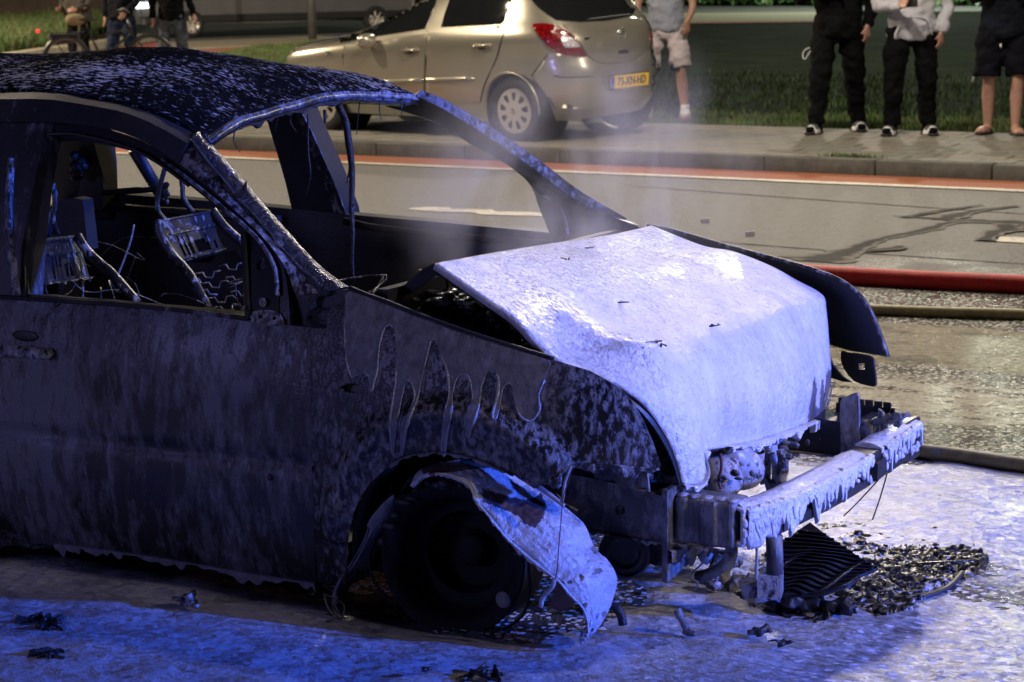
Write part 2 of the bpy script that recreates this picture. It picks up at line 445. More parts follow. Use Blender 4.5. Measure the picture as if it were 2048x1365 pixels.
# setting
def asphalt_mat():
    g = NG('asphalt with foam and wet patches')
    X, Y = g.axis(0), g.axis(1)
    agg = g.noise(210, 3, .7); mid = g.noise(14, 5, .6); big = g.noise(.7, 4, .6)
    dry = g.ramp(g.math('MULTIPLY_ADD', mid, .5, g.math('MULTIPLY', agg, .55)), [(.35, (.100, .098, .094)), (.7, (.166, .161, .152))])
    # wet zone: near the wreck and to its far side
    e = g.math('MULTIPLY_ADD', big, 3.6, Y)                       # fuzzy border
    wet = g.ramp(g.math('MULTIPLY_ADD', e, 1/12.0, 0.0), [(.60, 1.0), (.66, 0.0)])
    wx = g.ramp(g.math('MULTIPLY_ADD', g.math('MULTIPLY_ADD', g.noise(1.4, 4), 1.6, X), .1, .5), [(.40, 0.0), (.48, 1.0)])
    wet = g.math('MULTIPLY', wet, wx)
    wetc = g.ramp(agg, [(.35, (.03, .028, .026)), (.7, (.085, .08, .07))])
    base = g.mix(wet, dry, wetc)
    # glitter of the wet grit, painted in as pale flecks
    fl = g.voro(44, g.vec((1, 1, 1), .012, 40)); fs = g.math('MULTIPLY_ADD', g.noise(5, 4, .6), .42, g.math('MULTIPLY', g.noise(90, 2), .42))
    glint = g.math('MULTIPLY', g.ramp(g.math('SUBTRACT', fs, fl), [(.0, 0.0), (.10, 1.0)]), wet)
    base = g.mix(glint, base, (.85, .82, .72))
    # foam bands lying along the road beyond the wreck
    wob = g.noise(1.1, 5, .6, g.vec((.35, 1, 1))); yy = g.math('MULTIPLY_ADD', wob, 1.2, g.math('SUBTRACT', Y, .6))
    band = None
    for c, w, k in ((2.35, .30, .9), (2.55, .40, 1.0), (.8, .75, 1.0)):
        d = g.math('ABSOLUTE', g.math('SUBTRACT', yy, c))
        b = g.math('MULTIPLY', g.ramp(g.math('DIVIDE', d, w*2), [(.32, 1.0), (.55, 0.0)]), k)
        band = b if band is None else g.math('MAXIMUM', band, b)
    brk = g.ramp(g.noise(9, 6, .7, g.vec((.6, 1, 1))), [(.40, 0.0), (.50, 1.0)])
    fx = g.ramp(g.math('MULTIPLY_ADD', X, .1, .5), [(.20, 0.0), (.29, 1.0)])
    fm = g.math('MULTIPLY', g.math('MULTIPLY', band, brk), fx)
    tan = g.math('ABSOLUTE', g.math('SUBTRACT', yy, 3.62)); tan = g.math('MULTIPLY', g.ramp(g.math('DIVIDE', tan, 1.0), [(.42, 1.0), (.52, 0.0)]), fx)
    base = g.mix(tan, base, g.ramp(g.noise(6, 6, .7, g.vec((.5, 1, 1))), [(.34, (.08, .07, .05)), (.46, (.30, .27, .17)), (.7, (.38, .34, .23))]))
    base = g.mix(fm, base, (.58, .55, .46))
    rough = g.mix(wet, g.ramp(agg, [(.3, .62), (.7, .85)]), g.ramp(agg, [(.3, .12), (.7, .20)]))
    rough = g.mix(fm, rough, .18)
    h = g.math('MULTIPLY_ADD', agg, .12, g.noise(24, 2.5, .7))
    n1 = g.bump(h, 1.0, .030)
    n2 = g.bump(mid, .15, .01, n1)
    n2 = g.facets(46, .5, n2, None, g.math('MAXIMUM', wet, fm))
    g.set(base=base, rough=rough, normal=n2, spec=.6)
    return g.m
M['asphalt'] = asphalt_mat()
M['redlane'] = flat('red cycle lane asphalt', (.235, .076, .032), .8, .2, 30, bump=.4, bscale=180)
g = NG('worn white road paint'); g.set(base=g.mix(g.ramp(g.noise(16, 6, .75), [(.36, 0.0), (.47, 1.0)]), (.15, .135, .115), g.ramp(g.noise(3, 4), [(.3, (.42, .39, .33)), (.7, (.60, .56, .48))])), rough=.7, normal=g.bump(g.noise(180), .3, .006)); M['paint'] = g.m
M['kerb'] = flat('grey kerb stone', (.085, .083, .070), .85, .3, 9, bump=.5, bscale=70, bdist=.006)
M['tile'] = flat('grey paving tile', (.155, .148, .125), .85, .25, 5, bump=.4, bscale=80)
M['tile2'] = flat('brownish paving tile', (.17, .15, .12), .85, .25, 6, bump=.4, bscale=80)
M['verge'] = flat('dark verge soil', (.009, .014, .007), .95, .75, 1.1, spec=.05, bump=.8, bscale=12, bdist=.05)
g = NG('wet streak'); at_ = g.n('Attribute', attribute_name='core'); kk = g.ramp(g.math('MULTIPLY_ADD', g.math('SUBTRACT', g.noise(9, 6, .7), .5), 1.6, at_.outputs['Fac']), [(.25, 0.0), (.75, 1.0)])
agg_ = g.noise(210, 3, .7); dry_ = g.ramp(g.math('MULTIPLY_ADD', g.noise(14, 5, .6), .5, g.math('MULTIPLY', agg_, .55)), [(.35, (.115, .105, .092)), (.7, (.185, .170, .148))])
g.set(base=g.mix(kk, dry_, (.022, .020, .019)), rough=.8, spec=.3, normal=g.bump(agg_, .6, .01)); M['stain'] = g.m
M['weed'] = flat('dark weeds', (.022, .040, .011), .9, .5, 3, bump=0, spec=.05)
M['grass'] = flat('grass blades', (.055, .105, .022), .6, .5, 3, bump=0)
M['grass_dry'] = flat('dry grass blades', (.15, .13, .06), .7, .3, 3, bump=0)
M['redhose'] = flat('red fire hose', (.48, .014, .014), .6, .25, 30, bump=.5, bscale=160, bdist=.004)
M['yelhose'] = flat('yellowish fire hose', (.34, .29, .16), .55, .3, 30, bump=.4, bscale=200, bdist=.003)
# ------------------------------------------------------------------ ground, road, kerb, pavement
def sheet(name, pts, z, mat, label=None, kind='structure', sub=0):
    o = link_mesh(name, [(p[0], p[1], z) for p in pts], [tuple(range(len(pts)))], mat, None, False)
    bm = bmesh.new(); bm.from_mesh(o.data)
    for f in bm.faces:
        if f.normal.z < 0: f.normal_flip()
    bm.to_mesh(o.data); bm.free()
    return tag(o, label, kind=kind)
def rect(x0, y0, x1, y1): return [(x0, y0), (x1, y0), (x1, y1), (x0, y1)]
sheet('ground', rect(-420, -60, 120, 620), -.03, M['verge'], 'dark grassy ground reaching away behind the road')
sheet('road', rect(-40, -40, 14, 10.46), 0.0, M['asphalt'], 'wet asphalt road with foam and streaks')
sheet('cycle_lane', rect(-40, 9.86, 14, 10.45), .004, M['redlane'], 'narrow red asphalt strip along the kerb')
KY = 10.45
def wobble_strip(name, x0, x1, y, w, z, mat, label, seg=.25, j=.012, par=None, ragged=0.0, kind='structure'):
    n = int((x1-x0)/seg); V = []; F = []
    for i in range(n+1):
        x = x0+(x1-x0)*i/n; k = min(1, min(i, n-i)/max(1, ragged/seg)) if ragged else 1
        V += [(x, y-w/2*k+random.uniform(-j, j), z), (x, y+w/2*k+random.uniform(-j, j), z)]
        if i: F.append((2*i-2, 2*i, 2*i+1, 2*i-1))
    o = link_mesh(name, V, F, mat, par, False); return tag(o, label, kind=kind)
wobble_strip('edge_line', -40, 14, 9.80, .13, .008, M['paint'], 'worn white line along the red strip')
rl = [on_z(x, y) for x, y in ((826, 421), (900, 421), (1000, 426), (1092, 432))]
tag(link_mesh('lane_dash', [tuple(p[:2])+(.006,) for p in [on_z(*q) for q in sm([(815, 420), (850, 416), (900, 417), (905, 420), (985, 421), (990, 425), (1060, 426), (1090, 431), (1085, 434), (1000, 432), (955, 430), (950, 427), (880, 425)], 2, True)]],
    [tuple(range(26))], M['paint'], None, False), 'worn white lane dash seen through the windscreen opening', kind='structure')
tag(link_mesh('lane_dash', [tuple(p[:2])+(.006,) for p in [on_z(*q) for q in sm([(1972, 483), (1998, 482), (2000, 475), (2060, 478), (2200, 488), (2200, 498), (2048, 488)], 2, True)]],
    [tuple(range(14))], M['paint'], None, False), 'worn white lane dash at the right edge of the road', kind='structure')
# seams and wet streaks on the asphalt
def streak(name, px, wpx, label, z=.005):
    P = resample(sm([on_z(x, y)[:2] for x, y in px], 5), 40); w = np.interp(np.linspace(0, 1, 40), np.linspace(0, 1, len(wpx)), wpx)
    T = np.gradient(P, axis=0); T /= np.linalg.norm(T, axis=1)[:, None]; N = np.stack([-T[:, 1], T[:, 0]], 1); V = []; F = []
    for i in range(40):
        k = .5*w[i]*(1+.5*fbm((P[i][0]*6, P[i][1]*6, 1)))
        k2 = k*(1+.6*fbm((P[i][0]*9, 3, P[i][1]*9)))
        V += [(*(P[i]-N[i]*k*2.2), z), (*(P[i]-N[i]*k*.5), z), (*(P[i]+N[i]*k2*.5), z), (*(P[i]+N[i]*k2*2.2), z)]
        if i: F += [(4*i-4+q, 4*i-3+q, 4*i+1+q, 4*i+q) for q in range(3)]
    o = link_mesh(name, V, F, M['stain'], None, False)
    ca = o.data.attributes.new('core', 'FLOAT', 'POINT'); ca.data.foreach_set('value', [1.0 if q % 4 in (1, 2) else 0.0 for q in range(len(V))])
    bm = bmesh.new(); bm.from_mesh(o.data)
    for f in bm.faces:
        if f.normal.z < 0: f.normal_flip()
    bm.to_mesh(o.data); bm.free()
    return tag(o, label, kind='structure')
streak('water_streak', [(1630, 525), (1700, 503), (1760, 480), (1850, 462), (1900, 447), (1960, 445)], [.16, .10, .05, .05, .06, .05], 'dark water streak winding across the road', .0050)
streak('water_streak', [(1785, 433), (1850, 437), (1900, 441), (2060, 449), (2200, 462)], [.01, .04, .10, .09, .05], 'dark water streak along the road at right', .0062)
streak('water_streak', [(1890, 440), (1950, 424), (2036, 414)], [.09, .05, .03], 'dark water streak branching towards the kerb', .0074)
streak('water_streak', [(1808, 437), (1880, 424), (1965, 412)], [.03, .03, .02], 'thin water streak branching at the left', .0086)
streak('water_streak', [(2010, 452), (2015, 462), (1990, 468), (1968, 484)], [.08, .10, .06, .06], 'dark water streak curling to the lane dash', .0098)
streak('water_streak', [(1735, 505), (1790, 500), (1800, 495)], [.03, .07, .02], 'short dark water streak beside the long one', .0110)
for k, (a, b) in enumerate((((1250, 372), (2060, 430)), ((1500, 490), (2060, 530)), ((1300, 470), (1500, 490)))):
    streak('road_seam', [a, ((a[0]+b[0])/2, (a[1]+b[1])/2+1), b], [.010, .014, .010], ('thin dark seam in the asphalt near the white line', 'thin dark seam in the asphalt by the hose', 'faint seam in the asphalt behind the hood')[k], .0035)
# kerb of separate stones
kerb = empty('kerb', (-5, KY, 0), 'grey stone kerb between red strip and pavement', 'kerb'); kerb['kind'] = 'structure'; del kerb['category']
sb = MB().box((0, 0, 0), (.935, .135, .165)).build('kerb_stone', M['kerb'], None, True)
bevel(sb, .014, 2)
first = True
for k in range(-28, 8):
    o = sb if first else sb.copy()
    if not first: COL.objects.link(o)
    first = False
    o.location = (-4.895+k*.943+.47, KY+.0675+random.uniform(-.006, .006), .043+random.uniform(-.006, .006)); o.rotation_euler = (random.uniform(-.01, .01), random.uniform(-.006, .006), random.uniform(-.004, .004))
    parent_to(o, kerb)
# pavement of square tiles
pave = sheet('pavement', rect(-40, KY+.145, 14, 13.42), .085, M['kerb'], 'pavement of grey concrete tiles')
tb = MB().box((0, 0, 0), (.293, .293, .04)).build('paving_tile', M['tile'], None, False); bevel(tb, .004, 1)
tb2 = tb.copy(); tb2.data = tb.data.copy(); tb2.data.materials.clear(); tb2.data.materials.append(M['tile2'])
first = True; used2 = False
far = MB()
for i in range(-90, 22):
    for j in range(9):
        x = -.3+i*.3+(.15 if j % 2 else 0); y = KY+.30+j*.3
        z = .106+random.uniform(-.003, .003)
        if -6.9 < x < 2.6:
            src = tb if random.random() < .6 else tb2
            if src is tb and first: o = tb; first = False
            elif src is tb2 and not used2: o = tb2; COL.objects.link(o); used2 = True
            else: o = src.copy(); COL.objects.link(o)
            o.location = (x, y, z); o.rotation_euler = (random.uniform(-.006, .006), random.uniform(-.006, .006), 0)
            parent_to(o, pave)
        else: far.box((x, y, z-.003), (.293, .293, .04))
tag(far.build('paving_tile_field', M['tile'], pave, False), kind='stuff')

# ------------------------------------------------------------------ grass
def grass(name, label, region, n, h, mats, zf=lambda x, y: 0.0, lean=.5, w=.006, clump=.7):
    V = []; F = []; fm = []
    for _ in range(n):
        x, y = region()
        cl = .5+.5*mnoise.noise(Vector((x*1.7, y*1.7, 2)))
        if random.random() < clump*(1-cl): continue
        z = zf(x, y); hh = h*random.uniform(.4, 1.15)*(.6+.8*cl); a = random.uniform(0, 6.283); l = hh*random.uniform(.1, lean)
        dx, dy = math.cos(a), math.sin(a); px_, py_ = .85*w*random.uniform(.7, 1.4), .5*w
        o = len(V)
        V += [(x-px_, y-py_, z-.01), (x+px_, y+py_, z-.01), (x+dx*l*.35+px_*.7, y+dy*l*.35+py_*.7, z+hh*.6), (x+dx*l*.35-px_*.7, y+dy*l*.35-py_*.7, z+hh*.6), (x+dx*l, y+dy*l, z+hh*random.uniform(.8, 1))]
        F += [(o, o+1, o+2, o+3), (o+3, o+2, o+4)]; m = 1 if random.random() < .22 else 0; fm += [m, m]
    o = link_mesh(name, V, F, None, None, True, mats=mats, fmat=fm)
    return tag(o, label, kind='stuff')
def reg_px(poly, z=0.0):
    P = [on_z(x, y, z)[:2] for x, y in poly]; lo = np.min(P, 0); hi = np.max(P, 0)
    def f():
        while True:
            x = random.uniform(lo[0], hi[0]); y = random.uniform(lo[1], hi[1])
            if inside(P, x, y): return x, y
    return f
GM = [M['grass'], M['grass_dry']]
def bankz(x, y): return -.02+.05*max(0, min(1, (y-13.4)/.6))
grass('grass_verge', 'short green grass along the back of the pavement', lambda: (random.uniform(-9.5, 2.6), 13.36+random.random()**1.6*2.2), 32000, .10, GM, bankz)
grass('weed_field', 'dark rough grass and weeds behind the onlookers', lambda: (random.uniform(-22, 8), 14.6+random.random()**2.2*9), 42000, .075, [M['weed'], M['grass']], bankz, lean=.9, w=.007, clump=.9)
tuft = on_z(1735, 308, .12)
grass('kerb_weed', 'tuft of grass growing in the joint of the kerb', lambda: (tuft[0]+random.gauss(0, .12), KY+.15+random.gauss(0, .02)), 260, .05, GM, lambda x, y: .12, .9, .004, 0)
# far side: tall bright grass, a raised kerb and paths of the crossing street (upper left)
gp = [(-60, 62), (-60, 128), (0, 122), (60, 115), (130, 106), (150, 100), (180, 88), (230, 60)]
grass('tall_grass', 'tall bright green grass behind the parked bicycle', reg_px([(-80, 70), (-80, 120), (0, 118), (128, 103), (160, 82), (260, 62), (260, 52)]), 30000, .55, GM, lean=.9, w=.014, clump=.4)
def gsheet(name, px, z, mat, label): return sheet(name, [on_z(x, y, z) for x, y in px], z, mat, label)
M['path'] = flat('pale path paving', (.30, .26, .19), .85, .15, 6)
M['redpath'] = flat('orange red cycle path', (.34, .13, .07), .85, .2, 6)
M['farkerb'] = flat('pale concrete kerb', (.36, .34, .25), .85, .15, 4)
M['greyroad'] = flat('grey side street', (.10, .10, .10), .8, .2, 3)
gsheet('side_street', [(-120, 150), (-120, 60), (700, 40), (1000, 60), (700, 150)], -.012, M['greyroad'], 'grey side street at the upper left')
gsheet('path', [(-100, 200), (60, 112), (160, 84), (300, 86), (640, 72), (760, 80), (640, 100), (300, 200)], -.004, M['path'], 'pale path beside the side street')
gsheet('red_path', [(-60, 190), (90, 120), (200, 93), (380, 97), (520, 88), (490, 96), (420, 108), (250, 122), (100, 190)], .002, M['redpath'], 'orange red cycle path under the bicycle')
gsheet('red_path_line', [(240, 104), (300, 101), (500, 91), (500, 93.2), (300, 103.6), (240, 107)], .007, M['paint'], 'pale line on the red cycle path')
gsheet('red_path_strip', [(180, 86), (330, 83), (330, 93), (180, 97)], .006, flat('bright red path', (.42, .10, .08), .8, .15), 'bright red patch of path behind the onlookers')
grass('grass_island', 'small green grass triangle beside the silver car', reg_px([(400, 122), (445, 108), (520, 95), (600, 88), (660, 84), (640, 130), (420, 140)]), 9000, .09, GM, w=.012)
k0, k1 = on_z(-60, 139), on_z(300, 84)
dk = (k1-k0); Lk = np.linalg.norm(dk); dk /= Lk; fk = empty('raised_kerb', k0, 'pale raised concrete kerb in front of the tall grass', 'kerb')
fk['kind'] = 'structure'; del fk['category']
nk = int(Lk/1.0)
for i in range(nk):
    c = k0+dk*(Lk*(i+.5)/nk); R_ = rot_to(dk)
    o = MB().box((c[0], c[1], .10), (Lk/nk-.02, .18, .34), R_).build('kerb_stone', M['farkerb'], fk, False)
    bevel(o, .02, 2)
# far road and hedge at the upper right
gsheet('far_path', [(900, 50), (1300, 47), (1650, 42), (1690, 34), (1660, 24), (1300, 27), (900, 30)], -.012, M['path'], 'pale far path beyond the dark grass')
gsheet('far_red_edge', [(900, 52), (1300, 48.5), (1660, 43.5), (1690, 35), (1645, 40), (1300, 45), (900, 49)], -.006, M['redpath'], 'orange edge of the far path')
gsheet('far_road', [(900, 31), (1300, 28), (1640, 25), (2100, 22), (2100, 5), (900, 13)], -.018, M['greyroad'], 'dark strip of road under the far hedge')
def leaf_mass(name, label, cat, base, size, n, leaf, mat_, group=None, mats=None, stems=0):
    V = []; F = []; fm = []
    bx, by, bz = base; sx, sy, sz = size
    for _ in range(n):
        while True:
            p = np.array([random.uniform(-1, 1), random.uniform(-1, 1), random.uniform(0, 1)])
            r = math.sqrt(p[0]**2+p[1]**2+(p[2]*.9)**2); q = 1+.28*fbm((p[0]*2+bx, p[1]*2+by, p[2]*3))
            if .45*q < r < q: break
        c = np.array([bx+p[0]*sx, by+p[1]*sy, bz+p[2]*sz]); a = np.array([random.gauss(0, 1) for _ in range(3)]); a /= np.linalg.norm(a)
        b = np.cross(a, [random.gauss(0, 1) for _ in range(3)]); b /= np.linalg.norm(b); l = leaf*random.uniform(.6, 1.3); o = len(V)
        V += [c-a*l, c+b*l*.5, c+a*l, c-b*l*.5]; F.append((o, o+1, o+2, o+3)); fm.append(0 if random.random() < .75 else 1)
    o = link_mesh(name, V, F, None, None, False, mats=mats or [M['leaf'], M['leaf2']], fmat=fm)
    return tag(o, label, cat, group)
M['leaf'] = flat('hedge leaf', (.045, .105, .03), .55, .4, 2, bump=0)
M['leaf2'] = flat('pale hedge leaf', (.10, .17, .06), .5, .3, 2, bump=0)
hx = [on_z(x, 12) for x in (760, 930, 1090, 1250, 1400, 1540, 1680, 1850, 2020)]
hl = ['green bush seen through the silver car front windows', 'green bush behind the middle of the silver car', 'green bush seen through the silver car rear window', 'green bush above the far path beside the man in pale shorts',
      'bright green bush above the pale far path', 'green bush just left of the man in black', 'dark bush behind the man in black', 'dark bush behind the man in the pale hoodie', 'dark bush at the right edge behind the man in flip flops']
for k, (p, lb) in enumerate(zip(hx, hl)):
    b = empty('bush', (p[0], p[1], 0), lb, 'bush', 'bushes beyond the far path')
    f = leaf_mass('foliage', None, None, (p[0], p[1]+1.5, .1), (2.6, 1.7, 2.6+.4*random.random()), 2600, .16, None); parent_to(f, b)
    t = MB()
    for q in range(5): t.tube([(p[0]+random.uniform(-.4, .4), p[1]+1.5, -.05), (p[0]+random.uniform(-1.4, 1.4), p[1]+1.5+random.uniform(-.5, .5), 1.6)], [.05, .015], 5)
    t.build('stem', M['charcoal'], b)
# ------------------------------------------------------------------ building and lamp post, upper left
def far_building():
    a = on_z(-160, 50); b_ = on_z(262, 44); ex = b_-a; L = np.linalg.norm(ex); ex /= L; ey = np.array([-ex[1], ex[0], 0])
    if ey@FW < 0: ey = -ey
    Rm = np.stack([ex, ey, np.array([0, 0, 1.0])], 1)
    r = empty('shop_building', a, 'low brown building with pale posts and warm lit windows at upper left', 'building')
    P = lambda x, y, z: a+ex*x+ey*y+np.array([0, 0, z])
    s = L/422.0                                       # metres per photograph pixel along the front
    wall = flat('brown plinth wall', (.085, .060, .045), .8, .2, 3); post = flat('pale window post', (.26, .23, .19), .6, .15)
    dk_ = flat('dark shop glass', (.012, .012, .014), .12, .2, bump=0)
    MB().box(P(L/2, .25, .35), (L, .3, 1.0), Rm).build('plinth', wall, r, False)
    MB().box(P(L/2, 3.2, 2.0), (L, 5, 4.2), Rm).build('wall', flat('dark brown wall', (.05, .037, .03), .85, .2), r, False)
    MB().box(P(L/2, 2.4, 4.25), (L+.6, 7, .3), Rm).build('roof', M['charcoal'], r, False)
    MB().box(P(L/2, .20, .92), (L, .46, .10), Rm).build('sill', post, r, False)
    lit = emit('warm lit window', (1.0, .50, .20), .10); lit2 = emit('dim lit window', (1.0, .36, .24), .05)
    edges = [(-150, -60, dk_), (-52, 4, lit2), (8, 24, lit), (30, 38, lit), (44, 60, lit2), (88, 119, dk_), (128, 160, dk_), (168, 256, dk_)]
    for x0, x1, m in edges:
        xa, xb = (x0+160)*s, (x1+160)*s
        w = MB().box(P((xa+xb)/2, .62, 2.2), (xb-xa, .04, 2.45), Rm).build('window', m, r, False)
        MB().box(P((xa+xb)/2, .52, 3.44), (xb-xa+.1, .1, .1), Rm).build('frame', post, w, False)
    for x, wd in ((-56, 8), (6, 5), (27, 6), (41, 6), (66, 9), (76, 20), (123, 9), (163, 7), (258, 6)):
        MB().box(P((x+160)*s, .45, 2.2), (wd*s, .12, 2.52), Rm).build('post', post if x > 50 else wall, r, False)
far_building()
lp = on_z(625, 79, 0)
l = empty('lamp_post', lp, 'plain grey lamp post standing left of the silver car', 'lamp post')
MB().tube([lp+[0, 0, -.1], lp+[0, 0, 1.2], lp+[0, 0, 1.25], lp+[0, 0, 7.5]], [.10, .10, .075, .05], 14).build('pole', flat('grey lamp post', (.07, .07, .068), .55, .2), l)
MB().tube([lp+[0, 0, 7.45], lp+[.5, -.6, 7.9], lp+[.9, -1.1, 7.95]], [.045, .04, .04], 10).build('arm', M['kerb'], l)
MB().ell(lp+[1.15, -1.4, 7.93], (.32, .14, .07)).build('lamp_head', M['kerb'], l)
# ------------------------------------------------------------------ the burnt car
BC = empty('burnt_car', (-1.0, 0, 0), 'burnt out small car covered in white extinguishing foam at the roadside', 'car')
def bodyv(u, w):          # near flank of the body
    v = -.82
    if w > .55: v += .05*((w-.55)/.25)**2
    if w < .35: v += .045*((.35-w)/.3)**2
    if u > -.3: v += .095*((u+.3)/.85)**2
    if u < -1.6: v += .02*(u+1.6)**2
    v += .012*math.exp(-((w-(.395+.01*(u+.5)))/.018)**2)*(1 if u < -.45 else 0)
    if u > .25: v += .085*((u-.25)/.3)**2
    d = math.hypot(u, w-.20)                            # flared arch lip
    v -= (.030*math.exp(-((d-.385)/.032)**2)+.012*math.exp(-((d-.33)/.05)**2))*(1 if w > .2 else .3)
    v += .006*mnoise.noise(Vector((u*3, w*3, 4)))      # heat warped sheet
    return v
def greenv(u, w):
    t = max(0.0, (w-.78)/.45); return -.775+.20*t**1.15
S = lambda x, y: on_f(x, y, bodyv)
G = lambda x, y: on_f(x, y, greenv, -.7)
def pt(x, y, v): return on_y(x, y, v)

# door
door_px = sm([(-36, 592), (90, 601)], 1)+sm([(270, 612), (400, 626), (500, 640), (565, 649), (622, 656)], 2)+[(621, 760), (622, 860), (624, 960), (628, 1060), (632, 1168)]+sm([(520, 1152), (400, 1131), (250, 1108), (110, 1089), (45, 1084), (20, 1050), (2, 1005), (-12, 900), (-20, 760)], 3)
door = patch('door', door_px, S, M['door'], BC, step=12, thick=.03)
# handle and its recess
hp = [S(x, y)+np.array([0, -.032, 0]) for x, y in ((2, 700), (30, 699), (70, 701), (104, 706))]
MB().tube([hp[0]+[0, .03, 0]]+sm(hp, 3)+[hp[-1]+[0, .03, 0]], .014, 10, flat=1.2).build('door_handle', M['pillar'], door)
MB().ell(S(52, 672)+np.array([0, -.004, 0]), (.050, .003, .016)).build('handle_recess', M['soot_dark'], door)
for x, y in ((540, 955),): MB().ell(S(x, y), (.010, .006, .010)).build('bolt_hole', M['soot_dark'], door)
mb = MB()
wl = [S(x, y)+np.array([0, -.006, .004]) for x, y in sm([(-30, 594), (90, 602), (270, 614), (400, 627), (498, 640)], 4)]
mb.tube(wl, .007, 6); mb.build('window_ledge', M['rail'], door)
sp = patch('mirror_bracket', sm([(512, 622), (545, 619), (562, 626), (566, 650), (511, 644)], 2, True), lambda x, y: S(x, y)+np.array([0, -.012, 0]), M['pillar'], door, step=8, thick=.012,
           holes=[[(521, 628), (531, 628), (531, 636), (521, 636)], [(551, 632), (557, 632), (557, 639), (551, 639)]])
# drips of foam along the door's lower edge and runs down its face
def foam_strip(name, top, low, n, cover, mat, par, off, minlen=.0, fingers=None, seed=1, thick=.006):
    """foam lying from the top curve down towards the low curve; cover(t) gives how far it runs"""
    T = resample(sm(top, 6), n); B = resample(sm(low, 6), n); mb = MB(); off = np.array(off, float); r = random.Random(seed)
    run = np.array([cover(i/(n-1))*(.55+.9*max(0, .5+mnoise.noise(Vector((i/(n-1)*9+seed*3.1, seed*1.7, .3))))) for i in range(n)])
    i = 0
    lens = np.zeros(n)
    while i < n:
        w = r.choice((3, 4, 5, 6, 7, 9, 13)); L = r.random()**(1.1 if w > 6 else 2.0)
        for k in range(w):
            if i+k < n: lens[i+k] = max(lens[i+k], L*math.sin(math.pi*(k+.5)/w)**.6)
        i += r.randint(2, 7)
    run = np.clip(run*(minlen+(1-minlen)*lens), 0, 1)
    m = 14; rows = []
    for j in range(m+1):
        q = j/m; rows.append([T[i]+(B[i]-T[i])*run[i]*q+off*thick*(1.2 if j not in (0, m) else .0)*(1+.5*r.random()) for i in range(n)])
    mb.loft(rows, closed=False, cap=False)
    o = mb.build(name, mat, par); s = o.modifiers.new('s', 'SUBSURF'); s.levels = s.render_levels = 1
    return bake(o)
low = [S(x, y) for x, y in ((110, 1086), (250, 1104), (400, 1128), (520, 1149), (632, 1165))]
foam_strip('foam_drip', low, [p+np.array([0, .01, -.05]) for p in low], 150, lambda t: .8, M['film'], door, (0, -1, 0), .15, seed=3)

# sill, floor and rear body
MB().hexa([(-2.3, -.70, .04), (-.42, -.70, .04), (-.42, -.60, .04), (-2.3, -.60, .04)], [(-2.3, -.785, .16), (-.42, -.785, .16), (-.42, -.60, .16), (-2.3, -.60, .16)]).build('sill', M['soot_dark'], BC, ang=30)
MB().box((-1.35, 0, .10), (2.3, 1.36, .03)).build('floor_pan', M['soot_dark'], BC, False)
MB().box((-.30, 0, .47), (.03, 1.36, .78)).build('bulkhead', M['soot_dark'], BC, False)
MB().box((-2.62, 0, .42), (.04, 1.45, .84)).build('rear_panel', M['soot_dark'], BC, False)
def rearv(u, w): return bodyv(u, w)
mb = MB(); rows = []
for w in np.linspace(.10, .80, 12): rows.append([(u, rearv(u, w)+.012, w) for u in np.linspace(-2.75, -1.50, 16)])
mb.loft(rows, closed=False, cap=False); o = mb.build('rear_quarter', M['door'], BC)
s_ = o.modifiers.new('s', 'SOLIDIFY'); s_.thickness = .02; s_.offset = 1 if False else -1; bake(o)
# front pillar at the door (the dark shut face between door and fender)
patch('door_post', [(575, 560), (592, 580), (700, 580), (690, 600), (656, 622), (650, 700), (626, 700), (600, 655), (570, 650)], lambda x, y: pt(x, y, -.735), M['soot_dark'], BC, step=14, thick=.04)
# window frame of the door
outer = [(-40, 238), (0, 240), (60, 240), (120, 243), (205, 254), (280, 280), (330, 306), (362, 330), (410, 368), (459, 406), (500, 438), (535, 474), (560, 513), (573, 556), (578, 600), (578, 652), (500, 642), (300, 616), (90, 601), (-40, 594)]
inner = sm([(52, 345), (60, 310), (78, 285), (105, 272), (128, 271), (169, 275), (225, 286), (267, 300), (327, 332), (383, 374), (440, 420), (486, 458)], 3)+[(493, 470), (499, 632), (400, 619), (281, 607), (91, 592), (56, 589), (52, 450)]
wf = patch('window_frame', outer, G, M['soot_dark'], BC, holes=[inner], step=14, thick=.045)
# bright edge line of the frame, quarter post and recessed quarter plate
qp = [G(x, y)+np.array([0, -.012, 0]) for x, y in ((493, 466), (497, 550), (502, 636))]
MB().tube(sm(qp, 4), .009, 8).build('quarter_post', M['rail'], wf)
MB().tube(sm([G(x, y)+np.array([0, -.012, 0]) for x, y in ((330, 318), (400, 372), (455, 418), (500, 456), (535, 496), (556, 540), (560, 590))], 4), .006, 8).build('frame_trim', M['pillar'], wf)
patch('quarter_plate', sm([(508, 474), (530, 496), (548, 524), (557, 560), (558, 600), (552, 634), (512, 632), (507, 560)], 2, True), lambda x, y: G(x, y)+np.array([0, -.010, 0]), M['rail'], wf, step=9, thick=.01,
      holes=[[(527+9*math.cos(a), 531+9*math.sin(a)) for a in np.linspace(0, 6.28, 12)[:-1]]])
MB().ell(G(535, 603)+np.array([0, -.022, 0]), (.013, .003, .013)).build('plate_hole', M['stone'], wf)
MB().tube(sm([G(x, y)+np.array([0, -.012, 0]) for x, y in ((56, 592), (52, 450), (56, 325), (80, 280), (110, 268), (170, 270), (267, 296), (327, 328), (383, 370))], 4), .006, 8).build('frame_seal', M['soot_dark'], wf)
